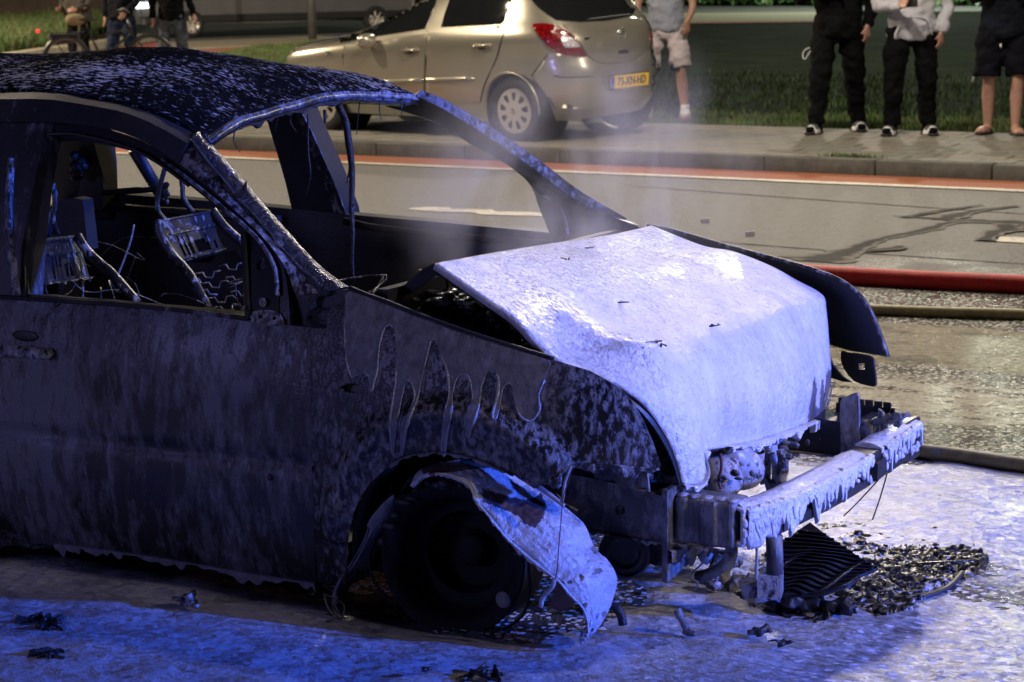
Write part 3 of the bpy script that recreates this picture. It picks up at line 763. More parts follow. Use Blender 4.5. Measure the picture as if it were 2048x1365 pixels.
# B pillar with its forward face
bp = []
for w, vo, vi, uf in ((.60, -.785, -.695, -1.455), (.78, -.785, -.695, -1.455), (.92, -.745, -.665, -1.463), (1.06, -.69, -.615, -1.475), (1.20, -.62, -.55, -1.49), (1.27, -.575, -.50, -1.52)):
    bp.append([(uf-.02, vo, w), (uf, vo+.02, w), (uf+.004, vi-.02, w), (uf-.015, vi, w), (uf-.20, vi, w), (uf-.20, vo, w)])
MB().loft(bp).build('door_pillar', M['post'], BC, ang=30)
MB().tube([pt(22, 318, -.74), pt(18, 400, -.775), pt(22, 500, -.79), pt(34, 590, -.80)], [.010, .012, .012, .012], 8).build('pillar_seam', M['pillar'], BC)

# roof: the gutter line follows the near edge, crowned and buckled
gut = np.array([(-2.75, 1.30), (-2.2, 1.335), (-1.731, 1.347), (-1.53, 1.350), (-1.399, 1.338), (-1.211, 1.312), (-1.088, 1.277), (-.978, 1.233)])
frontu = lambda v: -1.025+.055*(v/.55)**2+.0
def roofz(u, v):
    s = v/.55; f = frontu(v)
    uu = u-(f-frontu(-.55)); wn = np.interp(uu, gut[:, 0], gut[:, 1])
    side_ = wn+.052*(s+1)/2*min(1, max(0, (1.2+u)/.25+.9) if u > -1.2 else .25+.0*u)     # far edge sits a little higher
    near_front = math.exp(-((u+1.0)/.35)**2)
    side_ = wn+(.052*near_front+.010*(1-near_front))*(s+1)/2
    crown = (.052+.035*(1-near_front))*(1-s*s)
    buck = .010*math.sin(u*7+v*6)*math.exp(-((v+.1)/.35)**2)+.012*mnoise.noise(Vector((u*2.6, v*3.2, 5)))+.006*mnoise.noise(Vector((u*7, v*7, 1)))
    return side_+crown+buck*(1-s*s)
nu, nv = 90, 60; rows = []
for i in range(nu+1):
    row = []
    for j in range(nv+1):
        v = -.55+1.10*j/nv; f = frontu(v); t = i/nu; u = f-(f+2.72)*t; row.append((u, v, roofz(u, v)))
    rows.append(row)
mb = MB(); mb.loft(rows, closed=False, cap=False); roof = mb.build('roof', M['roof'], BC)
s_ = roof.modifiers.new('s', 'SOLIDIFY'); s_.thickness = .02; s_.offset = -1; bake(roof)
# windscreen header under the roof's front edge
hv = np.linspace(-.55, .55, 24); ft = [np.array((frontu(v), v, roofz(frontu(v), v))) for v in hv]
rings = []
for p in ft: rings.append([p+[.014, 0, -.004], p+[.016, 0, -.016], p+[.004, 0, -.032], p+[-.05, 0, -.045], p+[-.10, 0, -.030], p+[-.06, 0, -.012]])
hd = MB().loft(rings).build('windscreen_header', M['pillar'], BC, ang=35)
MB().tube([p+np.array([.018, 0, -.018]) for p in ft], .006, 6).build('seal_strip', M['pillar'], hd)
low_ = [p+np.array([.010, 0, -.030]) for p in ft]
foam_strip('burnt_drip', low_, [p-np.array([0, 0, .035]) for p in low_], 130, lambda t: .5, M['charcoal'], hd, (1, 0, 0), .15, seed=8)
# near roof rail: between gutter and door frame
gr_px = sm([(-60, 181), (0, 181), (102, 181), (171, 191), (273, 212), (342, 239), (405, 272)], 4)
lo_px = sm([(-60, 243), (0, 244), (90, 244), (160, 250), (240, 264), (300, 290), (356, 326)], 4)
A_ = resample(gr_px, 30); B_ = resample(lo_px, 30); rings = []
for a, b in zip(A_, B_):
    p = pt(*a, -.55); q = pt(*b, -.625); m1 = p*.6+q*.4+np.array([0, -.025, .012])
    rings.append([p+[0, .02, -.004], p+[0, -.006, -.006], m1, q, q+[0, .05, -.005], p+[0, .05, -.04]])
MB().loft(rings).build('roof_rail', M['rail'], BC, ang=50)
# near windscreen pillar: foamed top face and sooty outer face
U_ = resample(sm([(398, 266), (430, 300), (490, 368), (560, 449), (640, 535), (697, 577)], 5), 34)
M_ = resample(sm([(385, 276), (412, 312), (468, 382), (530, 452), (600, 532), (668, 584)], 5), 34)
L_ = resample(sm([(352, 322), (372, 338), (425, 380), (482, 432), (530, 480), (566, 528), (592, 590)], 5), 34)
rings = []; r2 = []
for i in range(34):
    t = i/33; pu = pt(*U_[i], -.535-.17*t); pm = pt(*M_[i], -.575-.165*t); pl = pt(*L_[i], -.615-.145*t)
    rings.append([pu, pm*.5+pu*.5+[.004, -.004, .006], pm, pl*.5+pm*.5+[0, -.008, 0], pl, pl+[-.01, .06, .0], pu+[-.045, .04, -.045]])
    n_ = np.array([.5, -.35, .75])*.006
    r2.append([pu+n_, (pu*.66+pm*.34)+n_*1.8, (pu*.33+pm*.67)+n_*1.8, pm*.93+pl*.07+n_*(.6+.7*random.random()), pm+[0, .012, -.008], pu+[-.01, .01, -.008]])
pil = MB().loft(rings).build('windscreen_pillar', M['pillar'], BC, ang=40)
o = MB().loft(r2).build('foam_layer', M['pillar_top'], pil, ang=50)
foam_strip('foam_drip', [r[3] for r in r2], [r[3]+np.array([-.02, -.03, -.07]) for r in r2], 120, lambda t: .8 if t > .3 else .2, M['pillar_top'], pil, (0, -1, 0), .05, seed=5)
patch('clip_tab', [(472, 398), (492, 362), (492, 385), (478, 402)], lambda x, y: pt(x, y, -.64), M['soot_dark'], pil, step=10, thick=.004)
# far windscreen pillar with gusset
U2 = resample(sm([(838, 183), (880, 199), (920, 221), (1000, 270), (1080, 326), (1160, 386), (1252, 440)], 5), 34)
M2 = resample(sm([(832, 194), (872, 212), (910, 234), (990, 284), (1068, 340), (1148, 399), (1244, 450)], 5), 34)
L2 = resample(sm([(770, 212), (823, 228), (882, 250), (941, 289), (1011, 328), (1058, 365), (1066, 378)], 5), 34)
rings = []
for i in range(34):
    t = i/33; pu = pt(*U2[i], .55+.17*t); pm = pt(*M2[i], .535+.17*t); pl = pt(*L2[i], .56+.12*t)
    rings.append([pu, pm, pl, pl+[-.02, .05, -.01], pu+[-.02, .05, -.03]])
fp = MB().loft(rings).build('windscreen_pillar', M['soot_dark'], BC, ang=30)
MB().loft([[r[0]+[.004, 0, .004], r[1]+[.004, -.002, .002], r[1]+[-.01, .01, -.006], r[0]+[-.01, .01, -.006]] for r in rings]).build('foam_layer', M['pillar'], fp, ang=40)
patch('gusset_plate', [(1040, 345), (1066, 378), (1076, 410), (1100, 470), (1108, 490), (1290, 470), (1275, 452), (1235, 438), (1150, 392)], lambda x, y: pt(x, y, .69), M['soot_dark'], BC, step=16, thick=.02)
MB().tube(sm([pt(x, y, .67) for x, y in ((1066, 378), (1110, 405), (1130, 440), (1135, 470))], 5), .005, 6).build('gusset_bead', M['pillar'], BC)
# far side: door shell, belt ledge, door pillars seen through the openings
fd_px = [(150, 380), (207, 386), (425, 403), (560, 416), (693, 429), (900, 447), (1100, 466), (1180, 474), (1180, 620), (900, 640), (600, 640), (150, 640)]
fd = patch('door', fd_px, lambda x, y: pt(x, y, .73), M['soot_dark'], BC, step=24, thick=.07)
MB().tube([pt(x, y, .70) for x, y in ((690, 443), (740, 455), (850, 468), (1000, 482), (1110, 490))], .014, 8).build('belt_ledge', M['rail'], fd)
MB().tube([pt(x, y, .70) for x, y in ((205, 412), (300, 420), (420, 428), (560, 440))], .016, 8).build('belt_ledge', M['rail'], fd)
MB().box((-1.5, .76, .40), (2.4, .05, .72)).build('side_panel', M['soot_dark'], BC, False)
patch('door_pillar', [(530, 228), (603, 222), (618, 258), (664, 362), (690, 430), (697, 470), (690, 560), (592, 560), (586, 430), (570, 362), (552, 300)], lambda x, y: pt(x, y, .66+.10*(y-228)/250), M['fender_far'], BC, step=16, thick=.09)
o = patch('pillar_face', [(590, 232), (602, 224), (622, 262), (666, 360), (694, 434), (690, 452), (676, 452), (660, 400), (640, 345), (612, 282)], lambda x, y: pt(x, y, .650+.10*(y-228)/250), M['pillar'], BC, step=10, thick=.006)
patch('rear_pillar', [(148, 270), (200, 280), (205, 330), (207, 392), (204, 420), (150, 420), (160, 370), (160, 340), (150, 320)], lambda x, y: pt(x, y, .66), M['soot'], BC, step=14, thick=.08)
o = MB(); c = pt(155, 334, .60)
for k in range(10): o.ell(c+np.array([random.gauss(0, .012), random.gauss(0, .012), random.gauss(0, .014)]), (.022, .02, .022), nu=8, nv=6)
o.build('belt_reel', M['charcoal'], BC)
MB().tube([pt(270, 300, .55), pt(300, 352, .62), pt(326, 398, .66)], [.026, .024, .022], 8).build('inner_brace', M['soot'], BC)
MB().tube([pt(207, 386, .60), pt(260, 382, .6), pt(318, 378, .6), pt(330, 380, .6)], .012, 8).build('inner_rod', M['soot'], BC)
mb = MB()
for q in range(30): mb.ell(pt(328+random.gauss(0, 5), 384+random.gauss(0, 8), .5), (.008, .008, .010), nu=6, nv=5)
mb.build('foam_clot', M['seat'], BC)
patch('rear_seat_back', [(112, 402), (148, 396), (165, 400), (172, 460), (176, 500), (100, 500)], lambda x, y: pt(x, y, -.1), M['soot_dark'], BC, step=14, thick=.05)
# hanging burnt seal strips in the windscreen opening
def dangle(name, px, vs, r, mat=None, n=8):
    P = sm([pt(x, y, v) for (x, y), v in zip(px, vs)], 5); MB().tube(P, np.interp(np.linspace(0, 1, len(P)), np.linspace(0, 1, len(r)), r), n).build(name, mat or M['charcoal'], BC)
dangle('hanging_strip', [(676, 212), (690, 240), (698, 290), (704, 345), (703, 420), (706, 470), (705, 520), (708, 562)], [.18]*8, [.012, .011, .012, .010, .009, .006, .004, .003])
dangle('hanging_strip', [(700, 330), (697, 350), (693, 366)], [.18]*3, [.004, .003, .002])
dangle('hanging_strip', [(616, 228), (616, 300), (621, 350), (612, 392)], [.0]*4, [.003, .003, .002, .001])
dangle('hanging_strip', [(649, 220), (650, 246)], [.1]*2, [.006, .004])
dangle('hanging_strip', [(418, 262), (416, 276), (414, 284)], [-.5]*3, [.003, .002, .001])
# ------------------------------------------------------------------ seats
def seat(label, quad, side_l, side_r, hoops, v0, v1, springs):
    st = empty('seat_frame', pt(*quad[3], (v0+v1)/2), None); parent_to(st, BC)
    if label: st['label'] = label
    TL, TR, BR, BL = [np.array(q, float) for q in quad]; d = v1-v0
    PT, PR, PBR, PBL = pt(*TL, v0), pt(*TR, v1), pt(*BR, v1+.02), pt(*BL, v0-.01)
    def onq(s, t): return (PT*(1-s)+PR*s)*(1-t)+(PBL*(1-s)+PBR*s)*t
    nrm = np.cross(PR-PT, PBL-PT); nrm /= np.linalg.norm(nrm)
    if nrm@(CAM-PT) < 0: nrm = -nrm
    mb = MB()
    def pl(s0, s1, t0, t1, h=.0, th=.012):
        b = [onq(s0, t0), onq(s1, t0), onq(s1, t1), onq(s0, t1)]
        mb.hexa([p-nrm*th+nrm*h for p in b], [p+nrm*h for p in b])
    pl(0, 1, 0, .42); pl(0, .14, .42, 1); pl(.86, 1, .42, 1); pl(.14, .86, .90, 1)
    for a, b_ in ((.17, .21), (.26, .29), (.36, .42), (.70, .80)): pl(a, b_, .42, .90, .004)
    pl(.42, .70, .42, .60)
    pl(.14, .40, .42, .62); pl(.66, .86, .42, .7)
    pl(.06, .94, .34, .40, .008, .010); pl(.05, .95, .02, .06, .008, .010)
    mb.build('seat_panel', M['seat'], st, False)
    foam_strip('foam_drip', [onq(s, .98)+nrm*.004 for s in np.linspace(0, 1, 8)], [onq(s, 1.06)+nrm*.004 for s in np.linspace(0, 1, 8)], 60, lambda t: .8, M['seat'], st, nrm, .2, seed=4)
    for s in (side_l, side_r):
        if s: MB().tube(sm([pt(x, y, v) for x, y, v in s], 4), .016, 10).build('side_tube', M['seat'], st)
    for h in hoops: MB().tube(sm([pt(x, y, v) for x, y, v in h], 4), .0085, 8).build('headrest_post', M['seat'], st)
    if springs:
        mb = MB()
        for x0, y0, k in springs:
            P = []; x, y = x0, y0
            for dx, dy in [(14, -3), (6, 12), (14, 0), (3, -14), (12, -3), (8, 8), (12, -2)][:k]:
                P.append((x, y)); x += dx; y += dy*.8
            P.append((x, y)); mb.tube([pt(px_, py_, v0+d*.6) for px_, py_ in P], .0028, 5)
        mb.build('spring_wire', M['foamwire'], st)
        patch('seat_pan', [(375, 525), (470, 500), (520, 560), (520, 640), (420, 640)], lambda x, y: pt(x, y, v1+.10), M['soot_dark'], st, step=20, thick=.02)
seat('burnt driver seat frame with bare springs', [(317, 440), (424, 421), (452, 500), (360, 525)], [(319, 440, .15), (319, 466, .14), (345, 511, .14), (380, 551, .12), (418, 622, .10)],
     [(424, 421, .47), (451, 456, .48), (488, 490, .49), (530, 540, .50)],
     [[(333, 326, .24), (324, 358, .23), (315, 396, .23), (317, 424, .23), (330, 440, .24)], [(360, 345, .36), (365, 375, .36), (367, 398, .36), (386, 426, .38)], [(333, 326, .24), (340, 316, .28), (352, 322, .33), (360, 345, .36)]], .2, .47,
     [(391, 548, 5), (438, 532, 5), (383, 560, 2), (404, 568, 7), (452, 556, 4), (416, 598, 6), (462, 585, 4), (428, 616, 6), (482, 620, 3), (400, 582, 3)])
seat('burnt passenger seat frame behind the near window', [(84, 478), (154, 470), (180, 556), (97, 570)], None, [(154, 472, -.25), (172, 500, -.25), (200, 528, -.25), (225, 549, -.26), (276, 608, -.27)],
     [[(84, 366, -.42), (96, 362, -.40), (107, 374, -.38), (110, 410, -.38), (106, 438, -.38), (115, 468, -.36)], [(84, 384, -.5), (92, 395, -.46), (94, 430, -.46), (90, 470, -.46)]], -.50, -.22, None)
MB().tube(sm([pt(x, y, .0) for x, y in ((268, 450), (262, 480), (248, 520), (232, 560))], 4), .003, 6).build('belt_cable', M['foamwire'], BC)
# dash cross beam and steering column
MB().tube([(-.52, -.66, .66), (-.50, 0, .68), (-.52, .68, .68)], .03, 10).build('dash_beam', M['soot_dark'], BC)
MB().tube([(-.45, .35, .60), (-.85, .35, .72)], .025, 10).build('steering_column', M['soot_dark'], BC)
# tangle of burnt wiring, springs and scraps filling the cabin
R2 = random.Random(77); mb = MB()
for k in range(70):
    c = np.array([R2.uniform(-2.1, -.55), R2.uniform(-.55, .6), R2.uniform(.35, .78)]); P = [c]
    for q in range(R2.randint(3, 6)): P.append(P[-1]+np.array([R2.gauss(0, .07), R2.gauss(0, .07), R2.gauss(-.02, .05)]))
    mb.tube(sm(P, 3), R2.uniform(.0015, .0045), 5)
tag(mb.build('tangled_wiring', M['seat'], BC), kind='stuff')
mb = MB()
for k in range(260):
    c = (R2.uniform(-2.2, -.5), R2.uniform(-.6, .62), .13+abs(R2.gauss(0, .12))); a = R2.uniform(0, 6.28); r = R2.uniform(.02, .07)
    mb.box(c, (r*R2.uniform(1, 2.5), r, r*R2.uniform(.2, .8)), rot_to((math.cos(a), math.sin(a), R2.uniform(-.5, .5)), (R2.uniform(-.6, .6), R2.uniform(-.6, .6), 1)), taper=R2.uniform(.4, 1))
tag(mb.build('burnt_rubble', M['soot'], BC, False), kind='stuff')
for x0, v, L in ((560, .1, 60), (585, -.1, 40), (720, .3, 70), (760, .35, 40), (800, .45, 30), (470, -.4, 45)):
    y0 = proj((frontu(v), v, roofz(frontu(v), v)-.03))[1]
    dangle('hanging_strip', [(x0, y0), (x0+R2.uniform(-5, 5), y0+L*.5), (x0+R2.uniform(-10, 10), y0+L)], [v]*3, [.002, .0018, .001])
# rear end: roof pillars, hatch frame, rear wheels
for s in (-1, 1):
    MB().loft([[(u+a, s*v+b, w) for a, b in ((-.16, 0), (.10, 0), (.10, -s*.06), (-.16, -s*.06))] for u, v, w in ((-2.52, .775, .78), (-2.50, .72, .95), (-2.48, .63, 1.15), (-2.46, .565, 1.30))]).build('rear_roof_pillar', M['soot_dark'], BC, ang=30)
    c = np.array([-2.40, s*.74, .21]); w_ = empty('rear_wheel', tuple(c)); parent_to(w_, BC)
    MB().lathe(c, (0, s, 0), [(.0, -.02), (.10, -.02), (.16, .0), (.19, .06), (.20, .075), (.21, .07), (.20, -.10), (0, -.10)], 32).build('rim', M['rim'], w_)
    MB().lathe(c, (0, s, 0), [(.30, .078), (.255, .085), (.215, .083), (.215, .02)], 32).build('wheel_opening', M['soot_dark'], w_)
MB().tube(sm([(-2.62, -.74, .82), (-2.60, -.56, 1.27), (-2.60, 0, 1.34), (-2.60, .56, 1.28), (-2.62, .74, .82)], 5), .035, 8).build('hatch_frame', M['soot_dark'], BC)
# ------------------------------------------------------------------ hood
near = [(870, 527, -.62), (960, 590, -.66), (1030, 640, -.68), (1105, 718, -.70), (1180, 745, -.67), (1240, 772, -.64), (1290, 812, -.60), (1330, 870, -.55), (1352, 920, -.52), (1365, 970, -.50)]
farp = [(1303, 451, .66), (1404, 491, .68), (1467, 503, .69), (1542, 532, .69), (1591, 559, .69), (1644, 589, .68), (1653, 620, .66), (1659, 690, .61), (1662, 760, .57), (1645, 832, .52)]
rear = [(870, 527, -.62), (900, 521, -.55), (1000, 503, -.27), (1100, 487, .03), (1200, 473, .33), (1262, 461, .52), (1303, 451, .66)]
frnt = [(1365, 970, -.50), (1400, 968, -.455), (1413, 940, -.42), (1408, 905, -.40), (1440, 897, -.28), (1500, 888, -.08), (1560, 869, .15), (1610, 850, .33), (1645, 832, .52)]
P3 = lambda L: np.array([pt(*q) for q in L])
HN, HM = 110, 90
cn = resample(sm(list(P3(near)), 5), HN+1); cf = resample(sm(list(P3(farp)), 5), HN+1)
cr = resample(sm(list(P3(rear)), 5), HM+1); cb = resample(sm(list(P3(frnt)), 3), HM+1)
def hood_pt(i, j):
    s, t = j/HM, i/HN
    p = (1-s)*cn[i]+s*cf[i]+(1-t)*cr[j]+t*cb[j]-((1-s)*(1-t)*cn[0]+s*(1-t)*cf[0]+(1-s)*t*cn[HN]+s*t*cf[HN])
    cw = math.sin(math.pi*s)*math.sin(math.pi*min(1, t*1.02))
    p = p+np.array([.060*cw*(t**1.2), 0, .024*cw*(1-t*.4)])
    # pressed swage lines and heat buckling
    for s0 in (.20, .80): p = p+np.array([0, 0, .008])*math.exp(-((s-s0+.06*t)/.035)**2)*math.sin(math.pi*t)
    p = p+np.array([0, 0, 1])*(.0035*mnoise.noise(Vector((s*3.5, t*4, 2)))+.002*mnoise.noise(Vector((s*9, t*8, 7))))*math.sin(math.pi*s)*math.sin(math.pi*t)
    return p
rows = [[hood_pt(i, j) for j in range(HM+1)] for i in range(HN+1)]
bare = [(1612, 868), (1622, 790), (1628, 752), (1634, 770), (1632, 810), (1638, 820), (1642, 770), (1646, 752), (1650, 800), (1651, 760), (1656, 738), (1664, 740), (1668, 800), (1648, 850)]
mb = MB(); mb.loft(rows, closed=False, cap=False)
mi = []
for f in mb.f:
    c = np.mean([mb.v[k] for k in f], 0); q = proj(c); mi.append(1 if inside(bare, *q) else 0)
mb.m = mi
hood = mb.build('hood', None, BC, mats=[M['hood_foam'], M['hood_bare'], M['soot_dark']])
s_ = hood.modifiers.new('s', 'SOLIDIFY'); s_.thickness = .018; s_.offset = -1; s_.material_offset = 0; s_.material_offset_rim = 0; bake(hood)
# make sure the thickness went downwards: inner skin is sooty
inner_sheet = MB().loft([[np.array(p)-np.array([.004, 0, .022]) for p in r] for r in rows[::3]], closed=False, cap=False).build('hood_inner', M['soot_dark'], hood)
lip = [hood_pt(HN, j) for j in range(26, HM+1)]
foam_strip('foam_drip', [p+np.array([.003, 0, .004]) for p in lip], [p+np.array([.0, 0, -.045]) for p in lip], 200, lambda t: .75, M['hood_foam'], hood, (1, 0, 0), .22, seed=11, thick=.012)
MB().tube([p+np.array([-.012, 0, -.008]) for p in lip], .013, 8).build('hood_lip', M['soot_dark'], hood)
leg = [hood_pt(HN, j) for j in range(0, 16)]
foam_strip('foam_drip', leg, [p+np.array([.0, 0, -.03]) for p in leg], 50, lambda t: .8, M['hood_foam'], hood, (1, -.3, 0), .2, seed=14, thick=.008)
# torn bare leg of the far hood corner
patch('hood_corner', [(1638, 838), (1655, 815), (1664, 770), (1650, 825), (1640, 850), (1621, 890), (1610, 880), (1622, 850)], lambda x, y: pt(x, y, .50), M['pillar'], hood, step=10, thick=.01)
# raised rear edge: hinge strut and side flange seen under the hood
patch('hood_flange', [(868, 527), (880, 534), (930, 575), (960, 592), (905, 565), (872, 552), (830, 580), (790, 604), (772, 601), (806, 572), (846, 538)], lambda x, y: pt(x, y, -.60), M['soot_dark'], hood, step=9, thick=.012,
      holes=[[(790, 596), (806, 587), (812, 590), (797, 600)]])
MB().tube(sm([pt(x, y, -.5) for x, y in ((892, 556), (897, 590), (896, 640))], 4), .0045, 6).build('hinge_rod', M['soot_dark'], hood)
r_ = random.Random(5)
mb = MB()
for x, y in ((1178, 497), (1136, 520), (1238, 604), (1312, 688), (1320, 692), (1420, 655)):
    best = min(((p, q) for r in rows[::2] for p in r[::2] for q in [proj(p)]), key=lambda z: (z[1][0]-x)**2+(z[1][1]-y)**2)[0]
    for k in range(3): mb.tube([best+[r_.gauss(0, .009), r_.gauss(0, .009), .002], best+[r_.gauss(0, .014), r_.gauss(0, .014), .005]], [.0028, .0012], 5)
tag(mb.build('soot_flake', M['charcoal'], hood), kind='stuff')

# ------------------------------------------------------------------ near fender
fen = sm([(696, 576), (735, 592), (775, 606), (850, 636), (950, 671), (1050, 702), (1108, 720)], 2)+sm([(1180, 742), (1236, 775), (1272, 815), (1300, 870), (1322, 931)], 4)+\
    sm([(1306, 938), (1280, 934), (1240, 930), (1200, 927), (1155, 926)], 2)+sm([(1125, 942), (1105, 962), (1068, 978)], 2)+\
    sm([(1063, 975), (1029, 951), (992, 932), (937, 912), (875, 903), (814, 912), (783, 929), (745, 962), (718, 1000), (702, 1050), (694, 1110), (692, 1168)], 3)[1:]+\
    [(660, 1168), (636, 1167), (628, 1060), (625, 960), (622, 860), (622, 760), (623, 657), (652, 658), (656, 622), (690, 600)]
hole = [(705+24*math.cos(a)*(1), 777+10*math.sin(a)) for a in np.linspace(0, 6.283, 20)[:-1]]
fender = patch('front_fender', fen, S, M['fender'], BC, holes=[hole], step=9, thick=.012)
patch('fender_hole', [(x, y) for x, y in [(680+2*k, 764) for k in range(0, 26)]+[(732, 792), (680, 792)]], lambda x, y: S(x, y)+np.array([0, .03, 0]), M['soot_dark'], fender, step=10, thick=.005)
patch('fender_bracket', sm([(612, 640), (618, 622), (636, 616), (656, 622), (662, 640), (655, 657), (625, 652)], 3, True), lambda x, y: pt(x, y, -.748), M['rail'], fender, step=7, thick=.006, holes=[[(621+5*math.cos(a), 635+5*math.sin(a)) for a in np.linspace(0, 6.28, 9)[:-1]]])
MB().ell(pt(649, 637, -.758), (.026, .004, .022)).build('bracket_plug', M['charcoal'], fender)
MB().tube([S(x, y)+np.array([0, .004, .002]) for x, y in sm([(698, 578), (735, 593), (775, 607), (850, 637), (950, 672), (1050, 703), (1106, 720)], 4)], .006, 6).build('fender_edge', M['rail'], fender)
MB().tube([S(x, y)+np.array([0, .012, -.010]) for x, y in sm([(775, 607), (850, 637), (950, 672), (1050, 703), (1100, 718)], 4)], .012, 6).build('fender_gutter', M['soot_dark'], fender)
film = [(700, 583), (692, 605), (691, 640), (690, 667), (694, 720), (703, 752), (712, 752), (725, 747), (738, 752), (744, 783), (750, 760), (756, 738), (760, 690), (770, 656), (781, 651), (790, 660), (792, 700), (793, 755), (787, 800), (782, 840), (784, 898), (789, 904), (793, 860), (799, 822), (806, 788),
        (812, 766), (820, 762), (828, 775), (830, 798), (815, 835), (804, 850), (802, 900), (807, 908), (812, 870), (818, 840), (834, 802), (842, 770), (850, 735), (860, 690), (868, 679), (876, 686), (884, 715), (895, 740), (899, 790), (889, 830), (885, 898), (891, 908), (897, 862), (905, 820), (906, 788),
        (913, 760), (925, 749), (938, 753), (945, 780), (945, 802), (930, 830), (932, 860), (939, 875), (946, 850), (959, 810), (963, 776), (975, 746), (988, 743), (998, 756), (996, 790), (986, 828), (991, 840), (1000, 815), (1005, 781), (1013, 769), (1024, 771), (1030, 800), (1041, 832), (1062, 842), (1080, 820), (1078, 790), (1090, 760), (1098, 740), (1100, 722), (1050, 706), (950, 676), (850, 641), (775, 611)]
patch('foam_film', sm(film, 2, True), S, M['film'], fender, step=7, thick=.002, lift=.0035, ang=80)
rimpts = [q for q in film[2:-6]]
rq = sm(rimpts, 3)
MB().tube([S(x, y)+np.array([0, -.0022, 0]) for x, y in rq], [.0008+.0046*max(0, .35+mnoise.noise(Vector((i*.11, 3, 1)))+.5*mnoise.noise(Vector((i*.5, 1, 1)))) for i in range(len(rq))], 8).build('foam_edge', M['film_edge'], fender)
bl = [S(x, y) for x, y in sm([(1322, 932), (1306, 938), (1280, 934), (1240, 930), (1200, 927), (1155, 927), (1125, 943), (1100, 965)], 3)]
foam_strip('foam_drip', bl, [p-np.array([0, 0, .04]) for p in bl], 140, lambda t: .75, M['pillar'], fender, (0, -1, 0), .2, seed=21)
al = [S(x, y) for x, y in sm([(1029, 951), (992, 932), (937, 912), (875, 903), (814, 912), (783, 929)], 3)]
foam_strip('foam_drip', al, [p-np.array([0, 0, .02]) for p in al], 120, lambda t: .8, M['film'], fender, (0, -1, 0), .2, seed=22)
# flap of melted lining under the fender
patch('lining_flap', [(1183, 928), (1290, 930), (1294, 945), (1298, 985), (1290, 975), (1262, 978), (1244, 976), (1228, 962), (1205, 962), (1188, 955)], lambda x, y: pt(x, y, -.66), M['frame'], BC, step=9, thick=.008)
# far fender: we look at its inner side
ff = sm([(1296, 451), (1340, 459), (1400, 476), (1467, 495), (1565, 521), (1632, 540), (1685, 562), (1719, 589), (1741, 622), (1760, 667), (1776, 714)], 4)+[(1768, 713), (1740, 708), (1700, 702), (1660, 690), (1600, 640), (1500, 570), (1400, 520), (1300, 470)]
farv = lambda u, w: .76-.05*max(0, (u-.2)/.4)**2-.03*max(0, (w-.6)/.3)**2
FV = lambda x, y: on_f(x, y, farv, .74)
ffo = patch('front_fender', ff, FV, M['fender_far'], BC, step=13, thick=.012)
MB().tube([FV(x, y)+np.array([0, -.004, 0]) for x, y in sm([(1296, 451), (1340, 459), (1400, 476), (1467, 495), (1565, 521), (1632, 540), (1685, 562), (1719, 589), (1741, 622), (1760, 667), (1776, 714)], 4)], .006, 6).build('fender_edge', M['pillar'], ffo)
patch('fender_flap', sm([(1688, 700), (1700, 704), (1745, 710), (1752, 730), (1756, 768), (1742, 770), (1712, 760), (1692, 735), (1686, 715)], 2, True), lambda x, y: FV(x, y)+np.array([0, -.02, 0]), M['fender_far'], ffo, step=9, thick=.008, holes=[[(1721, 725), (1734, 725), (1734, 737), (1721, 737)]])
patch('fender_flap', [(1655, 680), (1664, 690), (1680, 725), (1700, 748), (1716, 758), (1700, 757), (1672, 748), (1656, 745)], lambda x, y: FV(x, y)+np.array([0, -.06, 0]), M['fender_far'], ffo, step=9, thick=.008)
# ------------------------------------------------------------------ wheel, liner
wc = pt(926, 1108, -.70); ax = np.array([.16, -1.0, 0.06]); ax /= np.linalg.norm(ax)
wh = empty('front_wheel', wc, None); parent_to(wh, BC)
MB().lathe(wc, ax, [(.150, -.10), (.176, -.098), (.196, -.094), (.200, -.088), (.196, -.080), (.176, -.072), (.168, -.04), (.168, .02), (.176, .056), (.196, .066), (.201, .074), (.197, .080), (.188, .078), (.172, .066), (.160, .052), (.156, .03), (.148, -.005), (.132, -.020), (.112, -.022), (.108, -.05), (.104, -.09), (.0, -.09)], 56).build('rim', M['rim'], wh, ang=50)
e1 = np.cross(ax, [0, 0, 1.0]); e1 /= np.linalg.norm(e1); e2 = np.cross(ax, e1)
MB().lathe(wc-ax*.07, ax, [(0, .03), (.03, .03), (.045, .015), (.05, -.02)], 20).build('hub', M['rim'], wh)
mb = MB()      # burnt rest of the tyre, wire bead and ash at the bottom
for k in range(60):
    a = random.uniform(-3.0, -.1); p = wc+(e1*math.cos(a)-e2*math.sin(a)*-1)*random.uniform(.19, .205)+ax*random.uniform(-.08, .08); p[2] = max(.012, p[2])
    mb.ell(p, (random.uniform(.015, .04), random.uniform(.01, .03), random.uniform(.01, .02)), nu=8, nv=6)
mb.build('tyre_remains', M['charcoal'], wh)
tp = []
for k in range(40):
    a = 2*math.pi*k/39; tp.append(wc+ax*(.07+.02*math.sin(3*a))+(e1*math.cos(a)+e2*math.sin(a))*(.222+.015*math.sin(5*a+1)))
MB().tube(tp, .004, 6).build('bead_wire', M['rim'], wh)
MB().ell(pt(1006, 1200, -.80), (.022, .01, .022), nu=10, nv=8).build('ash_lump', M['stone'], wh)
